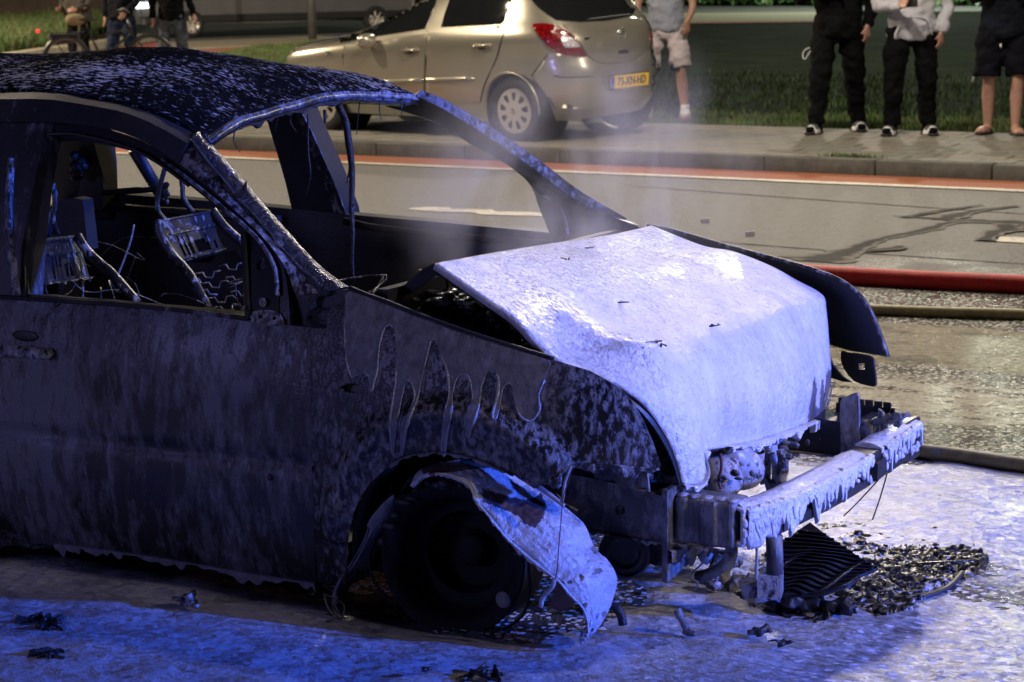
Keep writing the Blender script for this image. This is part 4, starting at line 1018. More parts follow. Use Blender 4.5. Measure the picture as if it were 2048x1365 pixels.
# inner arch
mb = MB(); rings = []
for k in range(24):
    a = math.pi*(.42+.64*k/23); rings.append([np.array([.35*math.cos(a), y, .16+.345*math.sin(a)]) for y in (-.785, -.66, -.50, -.44)])
mb.loft(rings, closed=False, cap=False); o = mb.build('wheel_arch', M['soot_dark'], BC); s_ = o.modifiers.new('s', 'SOLIDIFY'); s_.thickness = .01; bake(o)
MB().box((-.19, -.45, .32), (.36, .02, .56)).box((.17, -.45, .43), (.36, .02, .34)).build('inner_wing', M['soot_dark'], BC, False)
# drooping foam covered arch liner: a curved band with a crumpled skin
lo = sm([(820, 972), (848, 953), (891, 946), (937, 966), (955, 1000), (986, 1040), (1017, 1074), (1060, 1114), (1115, 1157), (1142, 1187), (1166, 1212), (1177, 1237), (1176, 1262), (1162, 1280)], 4)
up = sm([(850, 938), (891, 932), (968, 925), (1054, 968), (1091, 988), (1128, 1013), (1165, 1044), (1180, 1074), (1190, 1096), (1216, 1124), (1233, 1151), (1232, 1180), (1216, 1226), (1190, 1266), (1165, 1284)], 4)
n = 220; lo = resample(lo, n); up = resample(up, n); rows = []
for j in range(41):
    s = j/40; row = []
    for i in range(n):
        t = i/(n-1); a = pt(*lo[i], -.83+.01*t); b = pt(*up[i], -.64-.02*t-.14*max(0, (t-.82)/.18)**1.3); p = a*(1-s)+b*s
        nrm = np.array([.45, -.45, .75]); p = p+nrm*(.030*math.sin(math.pi*s)+.018*mnoise.noise(Vector((t*9, s*2.2, 3)))+.004*mnoise.noise(Vector((t*14, s*26, 9)))+.003*mnoise.noise(Vector((t*60, s*14, 4))))*(1 if 0 < j < 40 else .3)
        if p[2] < .004: p[2] = .004
        row.append(p)
    rows.append(row)
mb = MB(); mb.loft(rows, closed=False, cap=False)
mi = []
for f in mb.f:
    c = np.mean([mb.v[k] for k in f], 0); x, y = proj(c)
    dd = 14*mnoise.noise(Vector((x*.03, y*.03, 0)))
    crk = mnoise.noise(Vector((x*.018+y*.030, (x-y)*.008, 5)))+.5*mnoise.noise(Vector((x*.07, y*.05, 2)))
    if crk > .52 or (crk > .30 and inside([(1150, 1030), (1240, 1100), (1245, 1190), (1205, 1240), (1200, 1150), (1170, 1090)], x, y)): mi.append(2); continue
    mi.append(1 if (inside([(960, 975), (1000, 990), (1052, 1000), (1085, 985), (1096, 1010), (1090, 1035), (1078, 1058), (1060, 1055), (1040, 1035), (1010, 1020), (965, 1005)], x+dd, y+dd*.5) or (y < 948 and x < 1000 and inside([(840, 930), (900, 925), (970, 920), (985, 934), (890, 946), (850, 960)], x, y))) else 0)
mb.m = mi
ln = mb.build('arch_liner', None, BC, mats=[M['liner'], M['brown'], M['frame']])
s_ = ln.modifiers.new('s', 'SOLIDIFY'); s_.thickness = .012; s_.offset = -1; bake(ln)
edge = [r for r in rows[0][24:]]
foam_strip('foam_drip', edge, [p-np.array([-.004, 0, .028]) for p in edge], 220, lambda t: .55+.4*(t < .35), M['liner'], ln, (.2, -1, .1), .25, seed=31, thick=.008)
# rear leg of the liner
lo2 = resample(sm([(676, 1210), (672, 1190), (680, 1165), (700, 1130), (728, 1080), (742, 1040), (770, 1005), (795, 985)], 4), 40)
up2 = resample(sm([(680, 1212), (690, 1180), (710, 1150), (738, 1125), (755, 1090), (785, 1060), (800, 1040), (812, 1000)], 4), 40); rows2 = []
for j in range(7):
    s = j/6; rows2.append([(pt(*lo2[i], -.80)*(1-s)+pt(*up2[i], -.74)*s)+np.array([-.01, -.02, .0])*math.sin(math.pi*s) for i in range(40)])
mb = MB(); mb.loft(rows2, closed=False, cap=False); o = mb.build('arch_liner', M['film'], BC); s_ = o.modifiers.new('s', 'SOLIDIFY'); s_.thickness = .01; bake(o)
patch('liner_scrap', [(1098, 1215), (1112, 1170), (1128, 1172), (1150, 1190), (1146, 1214), (1120, 1224)], lambda x, y: pt(x, y, -.72), M['brown'], BC, step=8, thick=.006)
def wire(name, px, v, r, mat, par=BC): return MB().tube(sm([pt(x, y, v) for x, y in px], 5), r, 6).build(name, mat, par)
wire('hanging_wire', [(1146, 930), (1138, 960), (1126, 1000), (1118, 1090), (1110, 1160), (1080, 1205), (1040, 1250), (1004, 1288)], -.86, .0013, M['rustwire'])
wire('hanging_wire', [(1142, 932), (1130, 965), (1126, 995), (1122, 1005)], -.84, .004, M['foamwire'])
wire('hanging_wire', [(1078, 975), (1100, 990), (1128, 1012)], -.80, .006, M['foamwire'])
wire('hanging_wire', [(1098, 960), (1122, 972)], -.80, .003, M['foamwire'])
wire('foam_string', [(1108, 1160), (1104, 1175), (1086, 1195), (1082, 1215)], -.865, .006, M['foamwire'])
MB().tube(sm([pt(x, y, -.66) for x, y in ((1215, 1208), (1232, 1216), (1242, 1230), (1246, 1250))], 4), .012, 8).build('liner_clip', M['charcoal'], BC)

# ------------------------------------------------------------------ frame rails, crash boxes, bumper beam
nr = MB(); 
nr.loft([[(u, -.53, zt), (u, -.53, zb), (u, -.42, zb), (u, -.42, zt)] for u, zt, zb in ((-.30, .40, .24), (.05, .385, .245), (.25, .375, .235), (.455, .350, .228))])
fr = nr.build('frame_rail', M['frame'], BC, ang=30)
fr2 = [np.array((u, -.535, zb+.004)) for u, zb in ((.0, .246), (.15, .24), (.30, .233), (.455, .228))]
foam_strip('foam_drip', fr2, [p-np.array([0, 0, .032]) for p in fr2], 130, lambda t: .8, M['pillar'], fr, (0, -1, 0), .25, seed=41)
MB().tube([(.32, -.536, .30), (.32, -.530, .30)], .012, 12).build('rail_hole', M['charcoal'], fr)
MB().tube([(.10, -.536, .36), (.16, -.538, .30), (.20, -.538, .285)], .004, 6).build('rail_bead', M['pillar'], fr)
MB().hexa([(.455, -.56, .135), (.470, -.56, .135), (.470, -.34, .16), (.455, -.34, .16)], [(.455, -.56, .375), (.470, -.56, .375), (.470, -.34, .385), (.455, -.34, .385)]).build('mounting_plate', M['frame'], BC, False)
pl_ = [np.array((.474, -.56+.12*k, .20-.01*k)) for k in range(3)]
foam_strip('foam_drip', [p+np.array([0, 0, .02]) for p in pl_], [p-np.array([0, 0, .075]) for p in pl_], 60, lambda t: .9, M['film'], BC, (1, 0, 0), .35, seed=43)
cbx = MB()
cbx.loft([[(u, -.525-d, .352+d*.5), (u, -.525-d, .232), (u, -.415, .232), (u, -.415, .352+d*.5)] for u, d in ((.472, 0), (.50, .004), (.51, 0), (.54, 0), (.548, .005), (.585, .005), (.593, 0), (.635, 0))])
cb_ = cbx.build('crash_box', M['frame'], BC, False); bevel(cb_, .01, 2)
t_ = [np.array((.472+.165*k/4, -.527, .232)) for k in range(5)]
foam_strip('foam_drip', t_, [p-np.array([0, 0, .035]) for p in t_], 70, lambda t: .8, M['pillar'], cb_, (0, -1, 0), .25, seed=44)
t_ = [np.array((.475+.16*k/4, -.47, .353)) for k in range(5)]
for k in range(5): MB().ell((.485+.035*k, -.50, .354), (.014, .02, .006)).build('foam_clot', M['pillar'], cb_)
# bumper beam: bowed open box section
bx = [(-.50, .655, .29), (-.40, .700, .292), (-.28, .718, .293), (0, .748, .302), (.26, .766, .318), (.42, .772, .325), (.50, .766, .328)]
BP = resample(sm([np.array((u, v, w)) for v, u, w in bx], 6), 60); rings = []
for i, p in enumerate(BP):
    t = np.gradient(BP, axis=0)[i]; t /= np.linalg.norm(t); nn = np.array([t[1], -t[0], 0]); nn /= np.linalg.norm(nn)
    if nn[0] < 0: nn = -nn
    h = .043
    q = lambda a, z: p+nn*a+np.array([0, 0, z])
    rings.append([q(-.075, h), q(0, h), q(0, .018), q(-.012, .010), q(-.012, -.010), q(0, -.018), q(0, -h), q(-.075, -h), q(-.075, -h+.008), q(-.010, -h+.008), q(-.022, 0), q(-.010, h-.008), q(-.075, h-.008)])
beam = MB().loft(rings).build('bumper_beam', M['soot'], BC, ang=30)
top_ = [r[0]*.5+r[1]*.5+np.array([0, 0, .003]) for r in rings]
rr = []
for i, r in enumerate(rings):
    a = .6+.4*mnoise.noise(Vector((i*.35, 0, 0))); z = np.array([0, 0, 1.0])
    rr.append([r[0]-z*.006, r[0]+z*.008*a, r[0]*.6+r[1]*.4+z*(.014+.004*mnoise.noise(Vector((i*.5, 3, 0)))), r[0]*.25+r[1]*.75+z*(.012+.004*mnoise.noise(Vector((i*.6, 5, 0)))), r[1]+(r[1]-r[0])*.10+z*.002, r[1]+(r[1]-r[0])*.08-z*.012, r[1]-z*.012, r[0]*.5+r[1]*.5-z*.004])
gap = [i for i in range(60)]
MB().loft(rr[:37]).build('foam_layer', M['hood_foam'], beam, ang=80); MB().loft(rr[41:]).build('foam_layer', M['hood_foam'], beam, ang=80)
fa = [r[1]+(r[1]-r[0])*.04+np.array([0, 0, .006]) for r in rings]; fb = [r[6]+(r[6]-r[7])*.04 for r in rings]
foam_strip('foam_drip', fa[:38], fb[:38], 260, lambda t: 1.0-.35*t**2, M['hood_foam'], beam, (1, -.3, 0), .30, seed=51, thick=.009)
foam_strip('foam_drip', fa[:20], [p+np.array([0, 0, -.02]) for p in fb[:20]], 120, lambda t: 1.05 if t < .6 else .8, M['hood_foam'], beam, (1, -.3, 0), .75, seed=54, thick=.007)
foam_strip('foam_drip', fa[42:], fb[42:], 120, lambda t: .75+.3*(t > .85), M['hood_foam'], beam, (1, -.3, 0), .2, seed=52, thick=.009)
cl = MB(); RB = random.Random(9)
for k in range(150):
    i = RB.choice((RB.randint(0, 37), RB.randint(0, 24), RB.randint(42, 59))); r = rings[i]; q = RB.random()**1.5*.85; p = r[1]*(1-q)+r[6]*q+(r[1]-r[0])*.07
    cl.ell(p, (RB.uniform(.004, .010), RB.uniform(.005, .014), RB.uniform(.005, .016)), nu=8, nv=6)
tag(cl.build('foam_clot', M['hood_foam'], beam), kind='stuff')
er = [rings[0][k] for k in (0, 1, 5, 6, 7)]
MB().tube([rings[0][0]+[0, -.004, .0], rings[0][1]+[0, -.004, 0], rings[0][6]+[.0, -.004, 0]], .008, 8).build('foam_rim', M['hood_foam'], beam)
MB().tube([rings[0][7]+[0, -.004, -.004], rings[0][6]+[.0, -.004, -.002]], [.014, .010], 8).build('foam_rim', M['hood_foam'], beam)
MB().box(BP[40]+np.array([.006, 0, -.005]), (.02, .05, .11), rot_to((1, .1, 0))).build('beam_bracket', M['charcoal'], beam, False)
MB().tube(sm([pt(x, y, .36) for x, y in ((1756, 868), (1762, 890), (1768, 925))], 3), .010, 6).build('beam_strap', M['charcoal'], beam)
# far rail
fr_ = MB().loft([[(u, .42, zt), (u, .42, zb), (u, .53, zb), (u, .53, zt)] for u, zt, zb in ((-.30, .40, .26), (.2, .385, .262), (.455, .372, .262), (.56, .368, .26))]).build('frame_rail', M['fender_far'], BC, ang=30)
t_ = [np.array((.30+.27*k/4, .416, .268)) for k in range(5)]
foam_strip('foam_drip', t_, [p-np.array([0, 0, .03]) for p in t_], 90, lambda t: .7, M['film'], fr_, (0, -1, 0), .3, seed=61)
patch('mounting_plate', sm([(1684, 930), (1681, 860), (1680, 805), (1690, 796), (1708, 787), (1716, 795), (1718, 860), (1714, 930)], 2, True), lambda x, y: pt(x, y, .40), M['frame'], BC, step=9, thick=.014)
mb = MB()
for k in range(5): mb.box((.62+.032*k, .48, .322), (.026, .12, .12))
o = mb.build('crash_box', M['fender_far'], BC, False); bevel(o, .008, 2)
mb = MB()
for k in range(6): mb.box((.515+.028*k, .545, .400), (.022, .010, .026))
mb.box((.585, .551, .365), (.18, .010, .06)); mb.build('box_flange', M['soot_dark'], BC, False)
mb = MB()
for cx, cy, n_ in ((1732, 868, 8), (1745, 850, 8), (1760, 862, 7), (1775, 855, 5), (1803, 832, 6), (1790, 842, 5)):
    P = [pt(cx+random.gauss(0, 9), cy+random.gauss(0, 14), .33) for _ in range(4)]; mb.tube(sm(P, 3), .008, 6)
mb.tube(sm([pt(x, y, .33) for x, y in ((1730, 840), (1725, 860), (1729, 885), (1738, 890))], 4), .010, 7)
mb.tube(sm([pt(x, y, .33) for x, y in ((1748, 846), (1780, 838), (1806, 832))], 4), .012, 7)
mb.build('burnt_connector', M['frame'], BC)
MB().lathe(pt(1746, 862, .34), (1, -.3, 0), [(.03, -.02), (.032, .0), (.026, .01), (.012, .012), (.010, .004), (0, .004)], 16).build('sensor_body', M['frame'], BC)
wire('hanging_wire', [(1784, 860), (1782, 920), (1765, 950), (1720, 1000), (1688, 1032)], .36, .0022, M['wire'])
wire('hanging_wire', [(1783, 880), (1778, 930), (1762, 990), (1745, 1040)], .36, .0022, M['wire'])
# vertical radiator support, lower bracket
vs = [pt(1548, 1070, -.38), pt(1550, 1130, -.38), pt(1548, 1160, -.38)]
MB().tube(vs, .022, 10).build('support_post', M['frame'], BC)
MB().box(pt(1541, 1168, -.38), (.06, .06, .07), rot_to((1, .3, 0))).build('support_foot', M['engine'], BC, False)
MB().box(pt(1512, 1175, -.36), (.08, .04, .05), rot_to((1, .5, .2))).build('support_clamp', M['engine'], BC, False)
wire('foam_string', [(1513, 1080), (1514, 1110), (1512, 1160)], -.44, .004, M['foamwire'])
# engine, pulleys and hoses
eg = empty('engine', pt(1460, 950, -.1)); parent_to(eg, BC)
blk = MB()
blk.box((.16, .05, .36), (.34, .62, .34)); blk.ell((.36, -.16, .34), (.10, .13, .10), pw=.7); blk.ell((.38, .05, .40), (.09, .10, .08), pw=.7); blk.ell((.34, .26, .33), (.10, .12, .12), pw=.7)
o = blk.build('engine_block', M['engine'], eg); 
MB().ell(pt(1452, 918, -.14), (.075, .06, .055), pw=.8).build('intake_lump', M['bluecloth'], eg)
MB().ell(pt(1440, 955, -.22), (.06, .06, .06), pw=.8).build('intake_lump', M['engine'], eg)
MB().lathe(pt(1490, 940, -.12), (.7, -.7, .1), [(.0, .03), (.03, .03), (.05, .02), (.06, -.02), (.06, -.06)], 24).build('alternator', M['engine'], eg)
MB().lathe(pt(1250, 1106, -.40), (.25, -1, .05), [(.0, -.01), (.035, -.01), (.045, .004), (.060, .0), (.064, .012), (.070, .012), (.072, -.02), (.06, -.06)], 36).build('crank_pulley', M['frame'], eg, ang=40)
MB().lathe(pt(1318, 1095, -.36), (.25, -1, .05), [(.0, .0), (.03, .0), (.05, .008), (.055, -.02), (.05, -.06)], 30).build('belt_pulley', M['soot'], eg, ang=40)
MB().lathe(pt(1345, 930, -.40), (.1, -1, 0), [(.006, -.01), (.016, -.01), (.018, .004), (.030, .004), (.032, -.02)], 24).build('strut_boss', M['soot'], eg)
mb = MB().tube(sm([pt(x, y, -.40) for x, y in ((1463, 1085), (1462, 1110), (1450, 1130), (1420, 1148), (1395, 1155))], 4), .017, 10)
mb.build('coolant_hose', M['frame'], eg)
MB().tube(sm([pt(x, y, -.43) for x, y in ((1418, 1085), (1416, 1105), (1408, 1124))], 4), [.014]*4+[.016]*4+[.013]*1, 10).build('cable_plug', M['engine'], eg)
wire('hanging_wire', [(1408, 1124), (1388, 1144), (1382, 1158), (1396, 1166), (1388, 1180)], -.43, .0028, M['foamwire'], eg)
mb = MB()
for px in ([(1505, 902), (1518, 935), (1528, 968)], [(1545, 905), (1552, 940), (1548, 975)], [(1538, 900), (1534, 950), (1540, 980)]): mb.tube(sm([pt(x, y, .0) for x, y in px], 4), .011, 8)
mb.build('coolant_pipe', M['engine'], eg)
MB().tube(sm([pt(x, y, -.02) for x, y in ((1560, 900), (1566, 925), (1564, 945), (1562, 975))], 3), [.012, .012, .013, .016, .016, .018, .018, .014, .014, .014], 10).build('filler_neck', M['engine'], eg)
wire('hanging_wire', [(1441, 908), (1443, 935), (1438, 960), (1442, 978)], -.30, .004, M['rustwire'], eg)
mb = MB()
for k in range(34):
    p = np.array([.47+random.gauss(0, .05), random.uniform(-.42, .2), .345+abs(random.gauss(0, .012))]); mb.ell(p, (random.uniform(.006, .020), random.uniform(.004, .012), random.uniform(.004, .010)), nu=7, nv=5)
tag(mb.build('burnt_scrap', M['frame'], eg), kind='stuff')
mb = MB()      # wet burnt lumps under the raised hood
hpoly = [(795, 600), (880, 578), (930, 590), (1010, 640), (1075, 705), (1000, 690), (930, 662), (860, 634), (810, 612)]
k = 0
while k < 260:
    x, y = random.uniform(790, 1080), random.uniform(575, 710)
    if not inside(hpoly, x, y): continue
    k += 1; p = pt(x, y, random.uniform(-.56, -.40)); mb.ell(p, (random.uniform(.010, .030), random.uniform(.012, .03), random.uniform(.006, .016)), nu=8, nv=6)
mb.build('burnt_heap', flat('wet glossy char', (.022, .020, .016), .16, .5, 30, bump=.9, bscale=70, bdist=.012), eg)
MB().box((.02, 0, .60), (.36, 1.0, .16)).build('cowl_tray', M['soot_dark'], BC, False)
# melted ridged radiator grille lying under the beam
rad_px = [(1556, 1085), (1575, 1075), (1620, 1045), (1650, 1068), (1690, 1096), (1728, 1120), (1755, 1135), (1720, 1150), (1700, 1168), (1650, 1185), (1600, 1190), (1552, 1188)]
def radsurf(x, y):
    t = (y-1045)/145.0; v = .12-.42*t; return on_y(x, y, v)
rgo = patch('radiator_grille', rad_px, radsurf, M['melt'], BC, step=9, thick=.01)
mb = MB()
for k in range(17):
    P = []
    for x in np.linspace(1554, 1770, 70):
        y = 1062+k*8.2+min(1, max(0, (k-4)/4))*(9*math.sin((x-1556)/27.0+k*.33)*math.exp(-((x-1650)/90.0)**2)+3*math.sin((x-1556)/11.0+k))+.0009*(x-1556)**2*(1-k/8.5)
        if inside(rad_px, x, y): P.append(radsurf(x, y)+np.array([.002, -.003, .003]))
    if len(P) > 4: mb.tube(P, .0034, 5)
tag(mb.build('grille_rib', M['melt'], rgo), kind='stuff')
# ------------------------------------------------------------------ foam on the ground, debris, hoses
def foam_field():
    x0, x1, y0, y1 = -4.2, 4.2, -4.4, 1.75; n = 420; m = 330; V = []; F = []
    H = np.zeros((n+1, m+1))
    for i in range(n+1):
        for j in range(m+1):
            x = x0+(x1-x0)*i/n; y = y0+(y1-y0)*j/m
            a = fbm((x*1.1, y*1.5, .3), 4); b = fbm((x*5, y*7, 1.3), 4); c = fbm((x*17, y*22, 2.3), 3)
            h = .012+.014*a+.007*b+.0018*c
            car = math.hypot(max(0, abs(x+1.2)-1.3), max(0, abs(y)-.60))       # thin under the car
            if car < .25: h -= .016*(1-car/.25)
            if x > .35 and y < .9 and y > -.9: h += .006*math.exp(-((x-.75)/.3)**2)
            d = math.hypot((x-.92)/.34, (y-.22)/.34)                          # burnt patch under the bumper
            if d < 1.25: h -= .016*max(0, 1.25-d)
            if y > 1.1: h -= .03*(y-1.1)
            eg_ = min(x-x0, x1-x, y-y0)
            if eg_ < 1.2: h -= (.05+.04*a)*(1.2-eg_)
            far = 1.15+.30*math.sin(x*1.9)+.25*a
            H[i, j] = h; V.append((x, y, h))
    for i in range(n):
        for j in range(m):
            a = i*(m+1)+j; F.append((a, a+m+1, a+m+2, a+1))
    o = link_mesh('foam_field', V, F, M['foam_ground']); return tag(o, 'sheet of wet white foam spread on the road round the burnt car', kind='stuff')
g = NG('wet foam on the road')
st = g.vec((.55, 1.1, 1))
f = g.noise(17, 5, .65, st); f2 = g.noise(70, 4, .65, g.vec((.7, 1.2, 1))); big = g.noise(1.6, 5, .6)
thin = g.ramp(g.math('MULTIPLY_ADD', g.math('SUBTRACT', big, .5), 1.1, f), [(.14, 0.0), (.34, 1.0)])
c = g.ramp(f2, [(.3, (.32, .33, .36)), (.65, (.57, .58, .61))])
specks = g.ramp(g.voro(20, g.vec((1, 1, 1), .03, 15)), [(.045, 1.0), (.075, 0.0)])
specks = g.math('MULTIPLY', specks, g.ramp(g.noise(2.5, 4), [(.52, 0.0), (.62, 1.0)]))
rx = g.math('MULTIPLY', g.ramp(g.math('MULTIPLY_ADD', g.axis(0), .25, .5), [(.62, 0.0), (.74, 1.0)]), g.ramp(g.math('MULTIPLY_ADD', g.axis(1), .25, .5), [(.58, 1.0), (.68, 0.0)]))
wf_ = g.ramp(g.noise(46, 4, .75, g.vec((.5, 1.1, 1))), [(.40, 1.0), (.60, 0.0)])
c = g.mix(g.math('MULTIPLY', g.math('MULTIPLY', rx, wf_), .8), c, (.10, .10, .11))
glint_ = g.math('MULTIPLY', g.math('MULTIPLY', rx, g.ramp(g.math('SUBTRACT', g.math('MULTIPLY', g.noise(30, 3), .62), g.voro(40, g.vec((.6, 1, 1), .01, 40))), [(.0, 0.0), (.08, 1.0)])), .8)
c = g.mix(glint_, c, (.85, .85, .88))  # sparkle on the wet foam, painted into its colour as pale dots
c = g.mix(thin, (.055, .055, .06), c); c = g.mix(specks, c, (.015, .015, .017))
soot_shadow = g.math('MULTIPLY', g.ramp(g.math('MULTIPLY_ADD', g.math('SUBTRACT', g.noise(3, 5), .5), .35, g.math('ABSOLUTE', g.axis(1))), [(.80, 1.0), (.99, 0.0)]), g.ramp(g.math('MULTIPLY_ADD', g.axis(0), .2, .6), [(.10, 0.0), (.14, 1.0)]))
soot_shadow = g.math('MULTIPLY', soot_shadow, g.ramp(g.math('MULTIPLY_ADD', g.axis(0), .2, .6), [(.56, 1.0), (.64, 0.0)]))
c = g.mix(soot_shadow, c, (.010, .010, .011))  # fire soot and the car's shadow, painted black together under the car
hh = g.math('MULTIPLY_ADD', f2, .5, f)
nr_ = g.bump(g.noise(9, 3, .55, st), .22, .04); nr_ = g.bump(hh, .45, .014, nr_); nr_ = g.bump(g.noise(60, 3, .65, g.vec((.7, 1.1, 1))), .5, .011, nr_); nr_ = g.facets(40, .28, nr_)
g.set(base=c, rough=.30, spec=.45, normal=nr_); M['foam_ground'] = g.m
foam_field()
M['ash_bed'] = burnt_mat('wet black ash with foam flecks', .42, (1, 1, 1), 38, dark=.004, ash=.014, foamcol=.55, rough=.35, soft=.05, fine=70, bigamp=.6)
# heap of charred bits under the bumper
mb = MB()
X0, X1, Y0, Y1 = .45, 1.45, -.35, .78; rows = []
for i in range(220):
    row = []
    for j in range(220):
        x = X0+(X1-X0)*i/219; y = Y0+(Y1-Y0)*j/219; q = proj((x, y, .01)); dd = 22*fbm((x*4, y*4, 2), 3)
        ins = inside([(1555, 1060), (1640, 1030), (1740, 1035), (1880, 1062), (1960, 1100), (1945, 1150), (1860, 1185), (1770, 1228), (1640, 1240), (1540, 1225), (1470, 1200)], q[0]+dd*2, q[1]+dd)
        row.append((x, y, (.010+.016*fbm((x*9, y*9, 0), 4)+.014*fbm((x*38, y*38, 3), 4)) if ins else -.012))
    rows.append(row)
mb.loft(rows, closed=False, cap=False); mb.add([(.9, .2, -.02), (.91, .2, -.02), (.9, .21, -.02)], [(0, 1, 2)])
tag(mb.build('ash_bed', M['ash_bed']), 'bed of wet black ash and foam flecks under the bumper beam', kind='stuff')
mb = MB()
def on_g(x, y): p = on_z(x, y, .01); return p
heap = [(1560, 1060), (1640, 1035), (1740, 1040), (1870, 1065), (1950, 1100), (1940, 1145), (1850, 1180), (1770, 1225), (1640, 1235), (1540, 1225), (1460, 1200)]
hp_ = reg_px(heap, .01)
for _ in range(800):
    x, y = hp_(); r = random.choice((.003, .003, .004, .005, .006, .009))*random.uniform(.7, 1.3); z = .006+.016*max(0, fbm((x*6, y*6, 0), 3))+.004
    a = random.uniform(0, 6.28); mb.box((x, y, z), (r*random.uniform(1, 3), r*random.uniform(.6, 1.6), r*random.uniform(.3, 1.0)), rot_to((math.cos(a), math.sin(a), random.uniform(-.22, .22)), (random.uniform(-.3, .3), random.uniform(-.3, .3), 1)), taper=random.uniform(.4, 1))
tag(mb.build('charred_debris', M['debris'], None, False), 'heap of black charred bits under the bumper beam', kind='stuff')
def lump(name, px, r, label, mat, n=7, seed=1, z=.02, group='charred lumps lying in the foam'):
    R = random.Random(seed); c = on_z(*px, .012); mb = MB()
    for k in range(n):
        p = c+np.array([R.gauss(0, r[0]*.5), R.gauss(0, r[1]*.5), abs(R.gauss(z, r[2]*.3))]); a = R.uniform(0, 6.28)
        mb.box(p, (r[0]*R.uniform(.5, 1.2), r[1]*R.uniform(.5, 1.1), r[2]*R.uniform(.5, 1.1)), rot_to((math.cos(a), math.sin(a), R.uniform(-.5, .5)), (R.uniform(-.4, .4), R.uniform(-.4, .4), 1)), taper=R.uniform(.5, 1))
    o = mb.build(name, mat, None, True); voxel(o, max(.0035, min(r)*.18), 1); o.location = c; o.data.transform(Matrix.Translation(-Vector(c)))
    return tag(o, label, 'debris', group)
lump('charred_lump', (1595, 1222), (.040, .030, .045), 'upright black charred lump in the foam below the bumper beam', M['debris'], 9, 2, .03)
lump('charred_lump', (1660, 1222), (.07, .03, .025), 'wide flat heap of charred bits right of the upright black lump', M['debris'], 12, 3)
lump('charred_lump', (1520, 1277), (.045, .018, .012), 'flat charred flake in the foam at the lower middle', M['debris'], 6, 4)
lump('charred_lump', (1572, 1300), (.030, .014, .012), 'small charred flake in the foam nearest the lower edge at right', M['debris'], 5, 5)
lump('charred_lump', (965, 1352), (.08, .014, .007), 'long charred flake at the bottom edge below the wheel', M['debris'], 9, 6, .006)
lump('charred_lump', (855, 1355), (.016, .014, .014), 'small round charred lump at the bottom edge left of the long flake', M['debris'], 4, 7)
lump('charred_lump', (80, 1255), (.08, .03, .006), 'small black patch of charred bits at the lower left', M['debris'], 22, 8, .004)
lump('charred_lump', (95, 1310), (.06, .03, .005), 'thin charred flakes at the left below the small black patch', M['debris'], 9, 18, .004)
lump('ash_lump', (1455, 1165), (.06, .05, .05), 'grey ash lump lying under the crash box', M['stone'], 8, 9, .03)
lump('ash_lump', (1480, 1185), (.04, .03, .03), 'smaller grey ash lump beside the radiator support foot', M['stone'], 6, 10, .02)
lump('foam_lump', (1425, 1185), (.03, .03, .03), 'small foam covered lump in front of the grey ash lumps', M['engine'], 6, 11, .02)
b0 = on_z(1372, 1268, .02); R_ = rot_to((.85, -.35, .55))
bo = MB().tube([b0+np.array([-.03, .012, .055]), b0+np.array([-.018, .006, .038])], [.011, .011], 10).tube([b0+np.array([-.018, .006, .038]), b0+np.array([.004, -.004, .012])], [.0085, .009], 10).ell(b0+np.array([.012, -.006, .006]), (.02, .012, .008)).build('burnt_bolt', M['frame'], None, ang=40)
tag(bo, 'burnt bolt standing askew in the foam in front of the wheel', 'bolt')
sc = MB().tube([on_z(1800, 1128, .012), on_z(1850, 1126, .022), on_z(1940, 1122, .020), on_z(1958, 1120, .016)], [.003, .010, .010, .002], 6, flat=.3).build('metal_strip', M['melt']); tag(sc, 'thin black pointed strip lying in the foam at right', 'strip')
ed = MB()
for k, px in enumerate(([(1745, 1240), (1790, 1208), (1860, 1190), (1900, 1172), (1925, 1145)], [(1735, 1225), (1790, 1195), (1850, 1178)])):
    ed.tube(sm([on_z(x, y, .008) for x, y in px], 6), .010-.003*k, 6, flat=.6)
tag(ed.build('burnt_strip', M['debris']), 'burnt strip of trim edging the heap of charred bits', 'strip')
def twig(px, label, seed):
    R = random.Random(seed); c = on_z(*px, .005); mb = MB()
    for k in range(4): mb.tube(sm([c+np.array([R.gauss(0, .004), R.gauss(0, .004), 0]), c+np.array([R.gauss(-.012, .01), R.gauss(0, .01), .035]), c+np.array([R.gauss(-.03, .012), R.gauss(0, .012), R.uniform(.05, .085)])], 3), [.003]*6+[.0015], 5)
    for k in range(5): mb.ell(c+np.array([R.gauss(0, .02), R.gauss(0, .015), .006]), (.012, .008, .006), nu=7, nv=5)
    return tag(mb.build('wire_tuft', M['frame']), label, 'wire')
twig((680, 1243), 'tuft of burnt wires standing on the road behind the front wheel', 3)
o = lump('plastic_scrap', (385, 1228), (.03, .02, .035), 'glinting twisted plastic scrap on the road below the door', M['engine'], 7, 12, .03)
M['whitecloth'] = flat('white paper', (.75, .74, .70), .7, .06)
